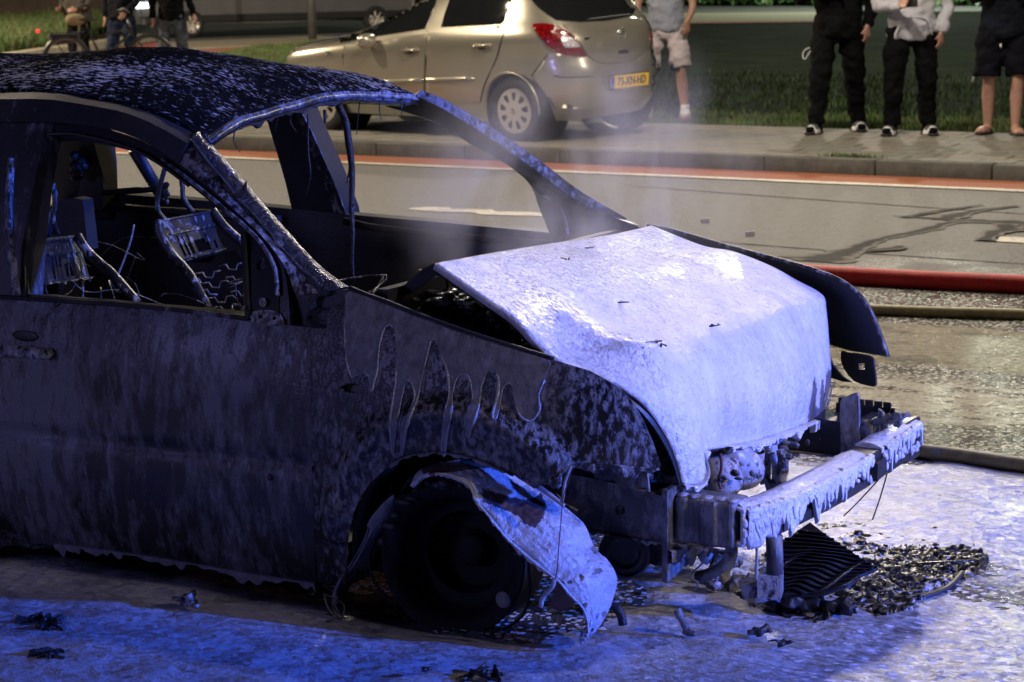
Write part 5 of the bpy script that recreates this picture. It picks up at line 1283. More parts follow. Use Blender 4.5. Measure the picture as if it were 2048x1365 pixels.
# hoses
def hose(name, px, r, mat, label, z=None, group='fire hoses lying on the road'):
    P = sm([on_z(x, y, 0)+np.array([0, 0, r*.92 if z is None else z]) for x, y in px], 10)
    P = [p+np.array([0, .010*mnoise.noise(Vector((p[0]*3, r*40, 0))), 0]) for p in P]
    return tag(MB().tube(P, r, 20).build(name, mat), label, 'hose', group)
hose('fire_hose', [(300, 430), (800, 470), (1200, 513), (1400, 535), (1600, 562), (1750, 572), (1900, 580), (2048, 587), (2300, 600), (2900, 618)], .049, M['redhose'], 'thick red fire hose lying across the road')
hose('fire_hose', [(600, 520), (1000, 560), (1300, 585), (1500, 608), (1700, 627), (1800, 632), (1950, 637), (2048, 640), (2300, 650), (2900, 660)], .027, M['yelhose'], 'thin yellowish fire hose lying beside the thick red one')
hose('fire_hose', [(1400, 850), (1600, 880), (1840, 915), (1900, 922), (2048, 945), (2300, 985), (2700, 1060)], .026, M['yelhose'], 'dull yellow fire hose nearest the burnt car bumper')
for (x, y), lb in (((1410, 444), 'small white paper scrap on the road above the hood'), ((1500, 470), 'small pale scrap on the road right of the white one')):
    p = on_z(x, y, .01); o = MB().box(p, (.06, .045, .006), rot_to((1, .4, .1))).build('litter', M['whitecloth'], None, False); bevel(o, .004, 2); tag(o, lb, 'litter')
# ------------------------------------------------------------------ silver gold hatchback on the pavement
CB = rad(41.65)
cf_ = _toroad(np.array([-math.cos(CB), math.sin(CB), 0])); cl_ = _toroad(np.array([-math.sin(CB), -math.cos(CB), 0]))
_w = _toroad(np.array([.59, 19.26, 0]))
def _cam_to_road():   # position of the rear axle on the ground in road coordinates
    q = np.array([.59, 19.26]); o = np.array([.261, 5.853])
    d = q-o; ex = np.array([math.cos(YAW), -math.sin(YAW)]); ey = np.array([math.sin(YAW), math.cos(YAW)])
    return np.array([d@ex, d@ey, .105])
CO = _cam_to_road(); CK = .99
tilt = rad(2.2); cu_ = np.array([0, 0, 1.0]); cl2 = cl_*math.cos(tilt)-cu_*math.sin(tilt); cu2 = cu_*math.cos(tilt)+cl_*math.sin(tilt)
def cw(x, y, z): return CO+CK*(cf_*x+cl2*(y-.74)+cl_*.74+cu2*z)
CAR = empty('parked_car', tuple(CO), 'pale gold small hatchback parked on the pavement behind the burnt car', 'car')
g = NG('pale gold car paint'); g.set(base=(.43, .405, .325), metal=.7, rough=.29, coat=1.0, coat_rough=.04); M['gold'] = g.m
M['glass'] = flat('dark car glass', (.010, .011, .012), .05, .1, bump=0, coat=.5)
M['black'] = flat('black trim', (.012, .012, .012), .5, .2, bump=0)
M['rubber'] = flat('tyre rubber', (.015, .015, .016), .75, .2, 40, bump=.3)
g = NG('red lamp glass'); g.set(base=g.ramp(g.voro(42), [(.1, (.40, .003, .004)), (.5, (.10, .001, .002))]), rough=.08, coat=1.0, normal=g.bump(g.voro(60), .4, .01)); M['red'] = g.m
g = NG('clear lamp glass'); g.set(base=(.62, .62, .68), rough=.12, coat=1, metal=.4, normal=g.bump(g.voro(70), .5, .01)); M['clear'] = g.m
M['alloy'] = flat('silver wheel cover', (.50, .47, .42), .35, .06, 6, .3, bump=0)
M['plate'] = flat('yellow number plate', (.85, .52, .006), .6, .04, bump=0)
M['platek'] = flat('plate lettering', (.008, .008, .008), .5, .0, bump=0)
M['plateb'] = flat('blue plate band', (.01, .04, .45), .4, .0, bump=0)
M['chrome'] = flat('bright badge metal', (.75, .75, .75), .15, .03, 5, 1.0, bump=0)
Z = [.20, .30, .42, .55, .66, .76, .84, .91, .97, 1.03, 1.12, 1.22, 1.32, 1.40, 1.45, 1.475, 1.485]
XR = [-.50, -.59, -.64, -.655, -.645, -.61, -.605, -.59, -.57, -.53, -.46, -.39, -.31, -.24, -.12, .05, .25]
XF = [3.30, 3.46, 3.52, 3.53, 3.50, 3.40, 3.12, 2.62, 2.38, 2.12, 1.88, 1.64, 1.40, 1.12, .85, .65, .55]
HW = [.79, .825, .845, .858, .864, .866, .864, .856, .838, .805, .750, .700, .645, .58, .48, .34, .15]
def cring(z, xr, xf, hw, n=72):
    P = []
    for k in range(n):
        a = 2*math.pi*k/n; c, s = math.cos(a), math.sin(a)
        ef, er = 3.0, 4.3
        e = er if c < 0 else ef
        # superellipse about the middle
        L = xf-xr; xm = xr+L*.5
        x = xm+np.sign(c)*abs(c)**(2/e)*L*.5; y = np.sign(s)*abs(s)**(2/e)*hw
        if c > 0:   # the nose tapers
            y *= 1-.06*max(0, (x-xm)/(L*.5))**3
        P.append(cw(x, y, z))
    return P
zz = np.linspace(0, 1, 60); zi = np.interp(zz, np.linspace(0, 1, len(Z)), Z)
def spl(A): return np.array([p[0] for p in resample(sm([(a, z) for a, z in zip(A, Z)], 6), 400)]), np.array([p[1] for p in resample(sm([(a, z) for a, z in zip(A, Z)], 6), 400)])
def ev(A, z): a, zz_ = spl(A); o = np.argsort(zz_); return np.interp(z, zz_[o], a[o])
rings = [cring(z, ev(XR, z), ev(XF, z), ev(HW, z)) for z in zi]
shell = MB().loft(rings)
bv = BVHTree.FromPolygons([Vector(v) for v in shell.v], [f for f in shell.f])
def CS(x, y):
    d = ray(x, y); h = bv.ray_cast(Vector(CAM), Vector(d))
    if h[0] is None:
        c = cw(1.3, 0, .8); t = (c-CAM)@d; n = bv.find_nearest(Vector(CAM+d*t)); return np.array(n[0])
    return np.array(h[0])
body = shell.build('body', M['gold'], CAR)
def cutter(x):
    return MB().lathe(cw(x, 0, .30), cl2, [(0, -1.0), (.335, -1.0), (.335, 1.0), (0, 1.0)], 40).build('cut', M['black'], None)
for x in (0, 2.51):
    c = cutter(x); b = body.modifiers.new('b', 'BOOLEAN'); b.operation = 'DIFFERENCE'; b.object = c; b.solver = 'EXACT'
bake(body)
for o in [o for o in COL.objects if o.name.startswith('cut')]: bpy.data.objects.remove(o)
autosmooth(body, 40)
def cp(name, px, mat, par=CAR, lift=.004, thick=.004, step=9, smooth=2, holes=()):
    return patch(name, sm(px, smooth, True) if smooth else px, CS, mat, par, holes=holes, step=step, thick=thick+lift, lift=lift)
arch0 = [(962, 203), (968, 186), (977, 166), (990, 152)]
cp('front_door', [(689, 94), (768, 81), (851, 68), (849, 120), (847, 196), (760, 196), (690, 180), (686, 130)], M['gold'], smooth=0, lift=.006)
cp('rear_door', [(857, 67), (930, 59), (1002, 52), (1012, 48), (1006, 70), (997, 95), (992, 119), (984, 140), (972, 160), (964, 180), (960, 203), (905, 204), (853, 200), (854, 130)], M['gold'], smooth=0, lift=.006)
g1 = cp('side_window', [(678, 80), (700, 60), (730, 36), (760, 14), (790, -8), (830, -14), (878, -14), (866, 22), (851, 58), (800, 66), (740, 75), (700, 83), (682, 87)], M['glass'], lift=.007, smooth=0)
cp('side_window', [(905, -14), (890, 28), (883, 55), (940, 52), (1000, 49), (1007, 44), (1020, 10), (1029, -14)], M['glass'], lift=.007, smooth=0)
MB().tube([CS(x, y)+np.array([-.004, -.006, 0]) for x, y in ((742, 76), (745, 50), (754, 20))], .012, 6).build('window_post', M['black'], g1)
cp('rear_window', [(1060, -14), (1063, 0), (1074, 13), (1097, 31), (1112, 41), (1159, 45), (1214, 42), (1253, 35), (1284, 23), (1280, 8), (1272, -8), (1180, -16)], M['glass'], lift=.010, smooth=0)
MB().tube([CS(x, y)+np.array([.004, -.014, .0]) for x, y in sm(((1175, 40), (1200, 37), (1240, 32), (1262, 30)), 3)], .010, 6).build('wiper', M['black'], CAR)
tg = cp('tailgate', [(1126, 52), (1160, 49), (1214, 46), (1253, 39), (1288, 28), (1300, 42), (1298, 92), (1288, 104), (1270, 117), (1243, 126), (1210, 128), (1190, 124), (1176, 112), (1160, 86), (1142, 67)], M['gold'], lift=.012, thick=.008, smooth=1)
lt = cp('tail_lamp', [(1065, 53), (1070, 50), (1086, 49), (1106, 51), (1124, 59), (1140, 69), (1156, 88), (1167, 103), (1171, 113), (1149, 112), (1131, 110), (1113, 103), (1095, 91), (1084, 78), (1073, 65)], M['red'], lift=.018, step=5)
cp('reversing_lens', [(1121, 75), (1138, 74), (1150, 84), (1158, 94), (1144, 95), (1129, 94)], M['clear'], par=lt, lift=.023, step=5)
rt_ = cp('tail_lamp', [(1303, 42), (1299, 70), (1299, 93), (1307, 92), (1315, 84), (1314, 72), (1309, 60), (1306, 46)], M['red'], lift=.018, step=5)
bm_ = cp('rear_bumper', [(1098, 108), (1115, 107), (1150, 116), (1172, 117), (1188, 129), (1210, 133), (1243, 131), (1274, 122), (1292, 108), (1302, 97), (1316, 97), (1324, 130), (1322, 170), (1300, 190), (1240, 206), (1160, 216), (1108, 214), (1098, 200), (1084, 172), (1066, 152)], M['gold'], lift=.020, thick=.012, smooth=1, step=8)
cp('bumper_strip', [(1102, 143), (1130, 141), (1160, 143), (1186, 150), (1176, 153), (1140, 153), (1112, 151)], M['gold'], par=bm_, lift=.030, step=6)
MB().tube([CS(x, y)+np.array([.010, -.022, .0]) for x, y in sm(((1108, 152), (1125, 155), (1150, 155), (1182, 153)), 3)], .004, 6).build('strip_gap', M['black'], bm_)
cp('plate_recess', [(1198, 151), (1250, 144), (1296, 137), (1296, 172), (1256, 183), (1216, 188), (1206, 172)], M['gold'], par=bm_, lift=.024, step=7, smooth=0)
# the plate itself: a flat board with raised lettering
pc = [np.array(CS(x, y))+(-cf_)*.04 for x, y in ((1211, 153.5), (1287.5, 145), (1291.5, 169), (1216, 178.5))]
pcen = sum(pc)/4; pn = -cf_; pxv = (pc[1]-pc[0]+pc[2]-pc[3])/2; pw = np.linalg.norm(pxv); pxv /= pw
pzv = ((pc[0]-pc[3])+(pc[1]-pc[2]))/2; pzv -= pxv*(pzv@pxv); ph = np.linalg.norm(pzv); pzv /= ph; pn = np.cross(pxv, pzv); pn = pn if pn@(CAM-pcen) > 0 else -pn
Rp = np.stack([pxv, pzv, pn], 1)
pb = MB().box(pcen, (pw, ph*1.02, .012), Rp).build('number_plate', M['plate'], CAR, False)
MB().box(pcen-pn*.004, (pw*1.04, ph*1.22, .010), Rp).build('plate_holder', M['black'], pb, False)
MB().box(pcen-pxv*pw*.455+pn*.005, (pw*.085, ph, .010), Rp).build('country_band', M['plateb'], pb, False)
MB().box(pcen-pxv*pw*.455+pn*.010-pzv*ph*.28, (pw*.04, ph*.16, .004), Rp).build('country_mark', M['clear'], pb, False)
def text(body_, size, mat, mtx, name, par, bold=.0):
    cu = bpy.data.curves.new(name, 'FONT'); cu.body = body_; cu.size = size; cu.extrude = .003; cu.align_x = 'CENTER'; cu.align_y = 'CENTER'; cu.offset = bold
    o = bpy.data.objects.new(name, cu); COL.objects.link(o); o.matrix_world = mtx
    dg = bpy.context.evaluated_depsgraph_get(); dg.update(); me = bpy.data.meshes.new_from_object(o.evaluated_get(dg)); me.transform(mtx)
    bpy.data.objects.remove(o); o = bpy.data.objects.new(name, me); COL.objects.link(o); me.materials.clear(); me.materials.append(mat); return parent_to(o, par)
mt = Matrix.Identity(4)
tc_ = pcen+pxv*pw*.045+pn*.0075
for i in range(3):
    mt[i][0], mt[i][1], mt[i][2], mt[i][3] = pxv[i]*.86, pzv[i], pn[i], tc_[i]
text('73-XN-HD', ph*.92, M['platek'], mt, 'plate_lettering', pb, .0005)
MB().box(pcen-pzv*ph*.60+pn*.004, (pw*.55, ph*.05, .004), Rp).build('holder_line', M['clear'], pb, False)
# badge: ring with a lightning bar
ec = CS(1240, 68); ex_, ez_ = pxv, pzv
badge = MB().tube([ec+pn*.02+(ex_*math.cos(a)+ez_*math.sin(a))*.048 for a in np.linspace(0, 6.283, 33)], .007, 8).tube([ec+pn*.02-ex_*.07+ez_*.012, ec+pn*.02+ex_*.012+ez_*.010, ec+pn*.02-ex_*.012-ez_*.010, ec+pn*.02+ex_*.07-ez_*.012], .006, 6).build('badge', M['chrome'], tg)
MB().box(CS(1172, 77)+pn*.016, (.085, .018, .005), Rp).build('model_badge', M['chrome'], tg, False)
MB().box(CS(1243, 103)+pn*.018, (.14, .030, .010), Rp).build('tailgate_grip', M['chrome'], tg, False)
for k, (x, y) in enumerate(((965, 92), (821, 101))):
    p = CS(x, y); d = cf_
    h = MB().ell(p+cl_*.012-cu_*.002, (.055, .006, .032), np.stack([cf_, cl_, cu_], 1), pw=.9).build('handle_cup', M['black'], CAR)
    MB().tube(sm([p+cl_*.004+d*.10-cu_*.006, p+cl_*.034+d*.06, p+cl_*.036-d*.06+cu_*.004, p+cl_*.006-d*.11+cu_*.006], 4), .013, 8, flat=1.2).build('door_handle', M['gold'], h)
MB().tube([CS(x, y)+cl_*.008 for x, y in ((857, 160), (880, 159.5), (905, 158.5), (930, 158), (949, 157.5))], [.026]*4+[.012], 10, flat=.9).build('side_moulding', M['gold'], CAR)
MB().tube([CS(x, y)+cl_*.008 for x, y in ((848, 161), (820, 162), (790, 163), (748, 165))], .026, 10, flat=.9).build('side_moulding', M['gold'], CAR)
MB().tube([CS(x, y)+cl_*.002 for x, y in sm(((1019, 20), (1013, 48), (1005, 74), (997, 105), (991, 122), (980, 145), (968, 175), (961, 205)), 3)], .006, 6).build('door_gap', M['black'], CAR)
MB().tube([CS(x, y)+cl_*.003 for x, y in ((855, 62), (852, 120), (850, 200))], .006, 6).build('door_gap', M['black'], CAR)
MB().tube([CS(x, y)+cl_*.003 for x, y in sm(((1097, 107), (1080, 130), (1063, 152)), 3)], .006, 6).build('bumper_gap', M['black'], CAR)
# mirror, head lamp, bonnet gap
mir = CS(752, 82)+cl_*.12; MB().ell(mir, (.075, .10, .075), np.stack([cf_, cl_, cu_], 1), pw=.8).build('door_mirror', M['gold'], CAR)
cp('head_lamp', [(574, 108), (580, 100), (592, 92), (602, 88), (598, 96), (588, 104), (580, 112)], M['clear'], lift=.012, smooth=1, step=5)
MB().tube([CS(x, y)+cu_*.004 for x, y in sm(((592, 99), (620, 92), (650, 87), (676, 82)), 3)], .008, 6).build('bonnet_gap', M['black'], CAR)
MB().tube([CS(x, y)+cl_*.003 for x, y in ((689, 92), (686, 112), (688, 130))], .005, 6).build('wing_gap', M['black'], CAR)
# wheel arches and wheels
def cwheel(x, side, par):
    s = 1 if side > 0 else -1; c = cw(x, .735*s, .295); ax = cl2*s
    w = empty('wheel', tuple(c)); parent_to(w, par)
    MB().lathe(c, ax, [(.185, -.10), (.24, -.10), (.282, -.085), (.297, -.05), (.298, .04), (.286, .075), (.25, .088), (.205, .080), (.200, .06), (.19, .0)], 48).build('tyre', M['rubber'], w)
    e1 = cf_; e2 = cu2
    MB().lathe(c, ax, [(.0, .015), (.20, .015)], 32).build('brake_plate', M['black'], w)
    # wheel cover with nine openings, cut as real holes
    out = [(.200*math.cos(a), .200*math.sin(a)) for a in np.linspace(0, 6.283, 49)[:-1]]; holes = []
    for k in range(9):
        a0 = 2*math.pi*k/9+.2; h = []
        for rr, aa in ((.092, -.10), (.105, -.17), (.150, -.20), (.168, -.14), (.168, .14), (.150, .20), (.105, .17), (.092, .10)): h.append((rr*math.cos(a0+aa), rr*math.sin(a0+aa)))
        holes.append(h)
    V2, F = tri2d(out, holes, .02); n = len(V2); V = []; 
    for dz in (0, -.012):
        for (a, b) in V2:
            r = math.hypot(a, b); V.append(c+ax*(.085-.9*(r-.10)**2*(1 if r > .10 else -.3)+dz)+e1*a+e2*b)
    FF = [f for f in F]+[(f[0]+n, f[2]+n, f[1]+n) for f in F]
    from collections import Counter
    cn_ = Counter()
    for f in F:
        for a, b in ((f[0], f[1]), (f[1], f[2]), (f[2], f[0])): cn_[(a, b)] += 1
    for (a, b) in list(cn_):
        if (b, a) not in cn_: FF.append((b, a, a+n, b+n))
    hub = link_mesh('wheel_cover', V, FF, M['alloy'], w); bm = bmesh.new(); bm.from_mesh(hub.data); bmesh.ops.recalc_face_normals(bm, faces=bm.faces); bm.to_mesh(hub.data); bm.free(); autosmooth(hub, 40)
    MB().lathe(c+ax*.088, ax, [(.028, -.004), (.028, .004), (.020, .007), (.0, .008)], 20).build('hub_badge', M['chrome'], w)
    MB().lathe(c, ax, [(.332, -.30), (.332, .075)], 40).build('arch_lining', M['black'], par)
for x in (0, 2.51):
    for s in (1, -1): cwheel(x, s, CAR)
MB().box(cw(1.25, 0, .24), (2.9, 1.1, .10), np.stack([cf_, cl_, cu_], 1)).build('underbody', M['black'], CAR, False)
# raised lip round the rear arch
lipr = []
for k in range(22):
    a = math.pi*(-.02+1.04*k/21); lipr.append(cw(.343*math.cos(a), .862, .30+.343*math.sin(a)))
MB().tube(lipr, .009, 8).build('arch_lip', M['gold'], CAR)
# ------------------------------------------------------------------ onlookers
M['skin'] = flat('skin', (.36, .20, .145), .5, .1, 20, bump=.1)
M['skin2'] = flat('tanned skin', (.26, .14, .10), .5, .1, 20, bump=.1)
def cloth(name, c, var=.25): return flat(name, c, .9, var, 7, bump=.55, bscale=26, bdist=.012, spec=.08)
def limb(mb, pts, r, flat=1.0, n=14):
    P = sm(pts, 5); R_ = np.interp(np.linspace(0, 1, len(P)), np.linspace(0, 1, len(r)), r); mb.tube(P, R_, n, flat=flat)
def hand(mb, w, d, side, curl=.5, k=1.0):
    """palm, four unequal curled fingers and a thumb; w wrist, d pointing direction, side thumb side"""
    d = np.array(d, float); d /= np.linalg.norm(d); s = np.array(side, float); s -= d*(s@d); s /= np.linalg.norm(s); n = np.cross(d, s)
    mb.loft([[w+d*t*k+s*a*wd*k+n*b*.013*k for a, b in ((-1, -1), (1, -1), (1, 1), (-1, 1))] for t, wd in ((-.01, .026), (.03, .036), (.085, .042))])
    for i, (o, L) in enumerate(((.032, .072), (.011, .080), (-.011, .074), (-.031, .058))):
        b = w+d*.082*k+s*o*k; c1 = b+d*L*.4*k+n*curl*.02*k; c2 = c1+(d*(1-curl*.7)+n*curl)*L*.35*k; c3 = c2+(d*(1-curl*1.2)+n*curl*1.3)*L*.28*k
        mb.tube([b, c1, c2, c3], [.0095*k, .009*k, .0082*k, .0065*k], 8)
    b = w+d*.025*k+s*.030*k; mb.tube([b, b+(d*.5+s*.8)*.032*k, b+(d*.85+s*.75+n*curl*.5)*.058*k], [.011*k, .0105*k, .008*k], 8)
def crumple(o, amp, seed=0):
    me = o.data; me.update(); q = [v.co.copy() for v in me.vertices]; nn = [v.normal.copy() for v in me.vertices]
    for v, c, n_ in zip(me.vertices, q, nn):
        d = mnoise.noise(Vector((c.x*7+seed, c.y*7, c.z*11+.35*math.sin(c.x*20))))+.5*mnoise.noise(Vector((c.x*17, c.y*17+seed, c.z*24)))
        v.co = c+n_*amp*d
    me.update(); return o
def person(label, fl, fr_, yaw, h=1.78, top=None, legs=None, shorts=False, skin='skin', shoes='slide', arms=None, sleeve=True, hair=(.03, .022, .015), build_=1.0, hem=.86, group=None, cap=True, extra=None, toes=(0, 0), legw=1.0):
    """fl, fr_: ground points of the left and right foot; yaw: facing direction (radians, 0 = +x)"""
    k = h/1.78; F_ = np.array([math.cos(yaw), math.sin(yaw), 0]); Lf = np.array([-F_[1], F_[0], 0]); U = np.array([0, 0, 1.0])
    fl, fr_ = np.array(fl, float), np.array(fr_, float); base = (fl+fr_)/2
    pr_ = empty('person', tuple(base), label, 'person', group)
    hip = base+U*.94*k; W = lambda f, l, u: hip+F_*f*k+Lf*l*k+U*(u-.94)*k
    sk = M[skin]; bd = MB(); skinny = 1.0
    legj = []
    for s, ft, to in ((1, fl, toes[0]), (-1, fr_, toes[1])):
        h_ = W(0, .095*s*build_, .90); an = ft+U*.085*k; kn = (h_*.48+an*.52)+F_*.035*k+Lf*.012*s; legj.append((h_, kn, an, ft, s, to))
        limb(bd, [h_+U*.04, (h_+kn)/2+F_*.015, kn, kn*.62+an*.38-F_*.02, an, an-U*.03], [x*k*(1 if shorts else .72) for x in (.085, .078, .052, .058, .036, .038)])
        td = F_*math.cos(to)+Lf*math.sin(to)
        bd.ell(ft+td*.055*k+U*.040*k, (.125*k, .046*k, .034*k), np.stack([td, np.cross(U, td), U], 1), pw=.8)
        if shoes in ('flip', 'slide'):
            for q in range(5): bd.ell(ft+td*(.165-.010*abs(q-1))*k+np.cross(U, td)*(.036-.018*q)*s*k+U*.026*k, (.022*k, .010*k, .012*k), np.stack([td, np.cross(U, td), U], 1), nu=8, nv=6)
    bd.loft([[W(f0+a*math.cos(t), b*math.sin(t), u) for t in np.linspace(0, 6.283, 17)[:-1]] for u, a, b, f0 in ((.84, .10, .15, 0), (.95, .115, .165, 0), (1.08, .105, .15, .0), (1.25, .115, .17, 0), (1.40, .10, .19, 0), (1.47, .07, .12, -.01))])
    bd.tube([W(-.01, 0, 1.44), W(.01, 0, 1.56)], .055*k, 12)
    hc = W(.03, 0, 1.665); bd.ell(hc, (.095*k, .075*k, .118*k), np.stack([F_, Lf, U], 1)); bd.ell(hc+F_*.035*k-U*.055*k, (.062*k, .056*k, .062*k), np.stack([F_, Lf, U], 1))
    bd.ell(hc+F_*.098*k-U*.012*k, (.020*k, .014*k, .026*k), np.stack([F_, Lf, U], 1), nu=8, nv=6)
    for s in (1, -1): bd.ell(hc+Lf*.077*s*k-U*.012*k, (.018*k, .010*k, .030*k), np.stack([F_, Lf, U], 1), nu=8, nv=6)
    tm = MB()
    tm.loft([[W(f0+a*build_*math.cos(t), b*build_*math.sin(t), u) for t in np.linspace(0, 6.283, 25)[:-1]] for u, a, b, f0 in
             ((hem, .128, .178, .01), (hem+.04, .142, .192, .012), (1.0, .138, .186, .012), (1.10, .134, .180, .01), (1.25, .135, .195, .0), (1.38, .118, .205, -.005), (1.45, .085, .16, -.01), (1.50, .06, .085, -.01))])
    for s, key in ((1, 'L'), (-1, 'R')):
        el, wr, hd, curl = arms[key]; sh = W(-.005, .195*s*build_, 1.40); el = W(*el); wr = W(*wr)
        limb(bd, [sh, el, wr], [.045*k, .040*k, .027*k]); hand(bd, wr+(wr-el)/np.linalg.norm(wr-el)*.008, F_*hd[0]+Lf*hd[1]+U*hd[2], F_*.6-Lf*s*.5+U*.4, curl, k)
        if sleeve: limb(tm, [W(-.005, .15*s, 1.42), sh, (sh+el)/2, el, (el+wr)/2, wr], [x*k for x in (.075, .078, .064, .058, .053, .044)])
        else: limb(tm, [W(-.005, .15*s, 1.42), sh, sh*.45+el*.55], [x*k for x in (.075, .080, .068)])
    b_ = bd.build('body', sk, pr_); voxel(b_, .011, 2)
    t_ = tm.build('top', top, pr_); voxel(t_, .014, 3); crumple(t_, .022, base[0])
    lm = MB()
    lm.loft([[W(a*build_*math.cos(t), b*build_*math.sin(t), u) for t in np.linspace(0, 6.283, 25)[:-1]] for u, a, b in ((.80, .10, .165), (.86, .125, .185), (.96, .125, .180), (1.03, .118, .168))])
    for h_, kn, an, ft, s, to in legj:
        if shorts: limb(lm, [h_+U*.02, h_*.6+kn*.4+Lf*s*.012, kn+U*.04*k+Lf*s*.014], [x*k*legw for x in (.105, .112, .105)])
        else: limb(lm, [h_+U*.02, (h_+kn)/2+Lf*s*.006, kn, kn*.5+an*.5-F_*.01, an+U*.05*k, an+U*.005], [x*k*legw for x in (.105, .102, .082, .078, .070, .060)])
    l_ = lm.build('shorts' if shorts else 'trousers', legs, pr_); voxel(l_, .014, 2); crumple(l_, .024, base[1])
    hm = MB(); hm.ell(hc-F_*.012*k+U*.026*k, (.100*k, .082*k, .108*k), np.stack([F_, Lf, U], 1)); o = hm.build('hair', flat('hair', hair, .6, .3, 30), pr_)
    o.data.transform(Matrix.Identity(4))
    for h_, kn, an, ft, s, to in legj:
        td = F_*math.cos(to)+Lf*math.sin(to); R3 = np.stack([td, np.cross(U, td), U], 1)
        if shoes == 'slide':
            MB().ell(ft+td*.055*k+U*.043*k, (.134*k, .050*k, .038*k), R3, pw=.8).tube([an-U*.02, an+U*.08*k], .047*k, 12).build('sock', blk, pr_)
            so = MB().ell(ft+td*.055*k+U*.014*k, (.150*k, .056*k, .016*k), R3, pw=.75).build('slide', M['black'], pr_)
            MB().loft([[ft+td*x*k+np.cross(U, td)*math.cos(t)*.060*k+U*(.010+math.sin(t)*(.080 if x < .12 else .062))*k for t in np.linspace(0, math.pi, 13)] for x in (.045, .08, .115, .145)], closed=False, cap=False).build('strap', M['whitecloth'], so)
            m = so.children[0].modifiers.new('s', 'SOLIDIFY'); m.thickness = .006; bake(so.children[0])
            for q in range(3): MB().tube([ft+td*(.070+.025*q)*k+np.cross(U, td)*math.cos(t)*.066*k+U*(.010+math.sin(t)*.085)*k for t in np.linspace(.5, math.pi-.5, 9)], .004, 5).build('stripe', M['black'], so)
        elif shoes == 'flip':
            so = MB().ell(ft+td*.055*k+U*.012*k, (.150*k, .054*k, .013*k), R3, pw=.75).build('flip_flop', M['black'], pr_)
            for q in (1, -1): MB().tube(sm([ft+td*.13*k+U*.05*k, ft+td*.08*k+np.cross(U, td)*.03*q*k+U*.062*k, ft+td*.01*k+np.cross(U, td)*.050*q*k+U*.03*k], 3), .007, 6).build('thong', M['black'], so)
        elif shoes == 'trainer':
            so = MB().ell(ft+td*.06*k+U*.050*k, (.150*k, .056*k, .050*k), R3, pw=.8).ell(ft-td*.03*k+U*.085*k, (.062*k, .046*k, .055*k), R3, pw=.8).build('trainer', M['whitecloth'], pr_); voxel(so, .008, 2)
            MB().ell(ft+td*.06*k+U*.012*k, (.156*k, .060*k, .014*k), R3, pw=.75).build('sole', M['redsole'], so)
            MB().tube([an-U*.0, an+U*.06*k], .045*k, 12).build('sock', M['whitecloth'], pr_)
        else:
            so = MB().ell(ft+td*.055*k+U*.045*k, (.145*k, .054*k, .045*k), R3, pw=.8).build('shoe', M['black'], pr_)
    return pr_, W
M['whitecloth'] = cloth('white cloth', (.62, .62, .64), .08); M['redsole'] = flat('red sole', (.45, .03, .04), .5)
blk = cloth('black cloth', (.0035, .0035, .0042), .4); dkn = cloth('dark navy cloth', (.006, .007, .012), .4); jeans = cloth('dark blue jeans', (.016, .024, .055), .4); jeans2 = cloth('blue grey jeans', (.06, .068, .085), .35)
hood_ = cloth('pale grey hoodie', (.40, .40, .44), .10); tee = cloth('blue grey shirt', (.27, .29, .36), .12); shorts1 = cloth('pinkish grey shorts', (.50, .44, .47), .12); dsh = cloth('dark shorts', (.005, .005, .008), .4)
gz = lambda x, y, z=.127: on_z(x, y, z)
TOV = math.atan2(-FW[1], -FW[0])     # facing the viewer
# man in black, phone at his mouth
p1, W1 = person('person in black jacket and trousers wearing white strap slides, arm raised to the face', gz(1712, 262), gz(1634, 268), TOV-.15, 1.80, blk, blk, arms=dict(L=((.02, .30, 1.16), (.10, .26, .95), (.2, 0, -1), .6), R=((.12, -.36, 1.20), (.27, -.10, 1.30), (.3, .8, .3), 1.0)), build_=1.16, hem=.84, toes=(.35, -.45), legw=1.1)
lp_ = on_y(1613, 108, p1.location[1]-.1); MB().tube(sm([lp_+np.array([.05, 0, .06]), lp_+np.array([-.02, 0, .03]), lp_+np.array([-.035, 0, -.03]), lp_+np.array([-.01, 0, -.045]), lp_+np.array([.02, 0, .0]), lp_+np.array([.05, 0, .05])], 4), .005, 6).build('cord_loop', M['whitecloth'], p1)
# man in the pale hoodie with a phone
p2, W2 = person('person in pale grey hoodie and black trousers looking down at a phone', gz(1854, 270), gz(1783, 271), TOV-.05, 1.80, hood_, blk, arms=dict(L=((-.02, .31, 1.13), (.08, .25, .90), (.2, -.1, -1), .5), R=((.06, -.30, 1.14), (.30, -.14, 1.15), (.9, .5, .1), .6)), build_=1.10, hem=.84, toes=(.25, -.45), legw=1.08)
MB().tube([W2(.13, -.06, .98), W2(.15, -.14, .90)], .004, 6).build('pocket_seam', blk, p2)
MB().tube(sm([W2(.150, -.15, .88), W2(.168, -.10, 1.02), W2(.170, .10, 1.02), W2(.150, .16, .88)], 4), .008, 6).build('pocket_edge', hood_, p2)
ph_ = MB().box(W2(.41, -.06, 1.165), (.15, .074, .009), rot_to((math.cos(TOV)+.6*-math.sin(TOV), math.sin(TOV)+.6*math.cos(TOV), .05))).build('phone', M['black'], None, False); bevel(ph_, .003, 2)
tag(ph_, 'dark phone held flat by the person in the pale hoodie', 'phone')
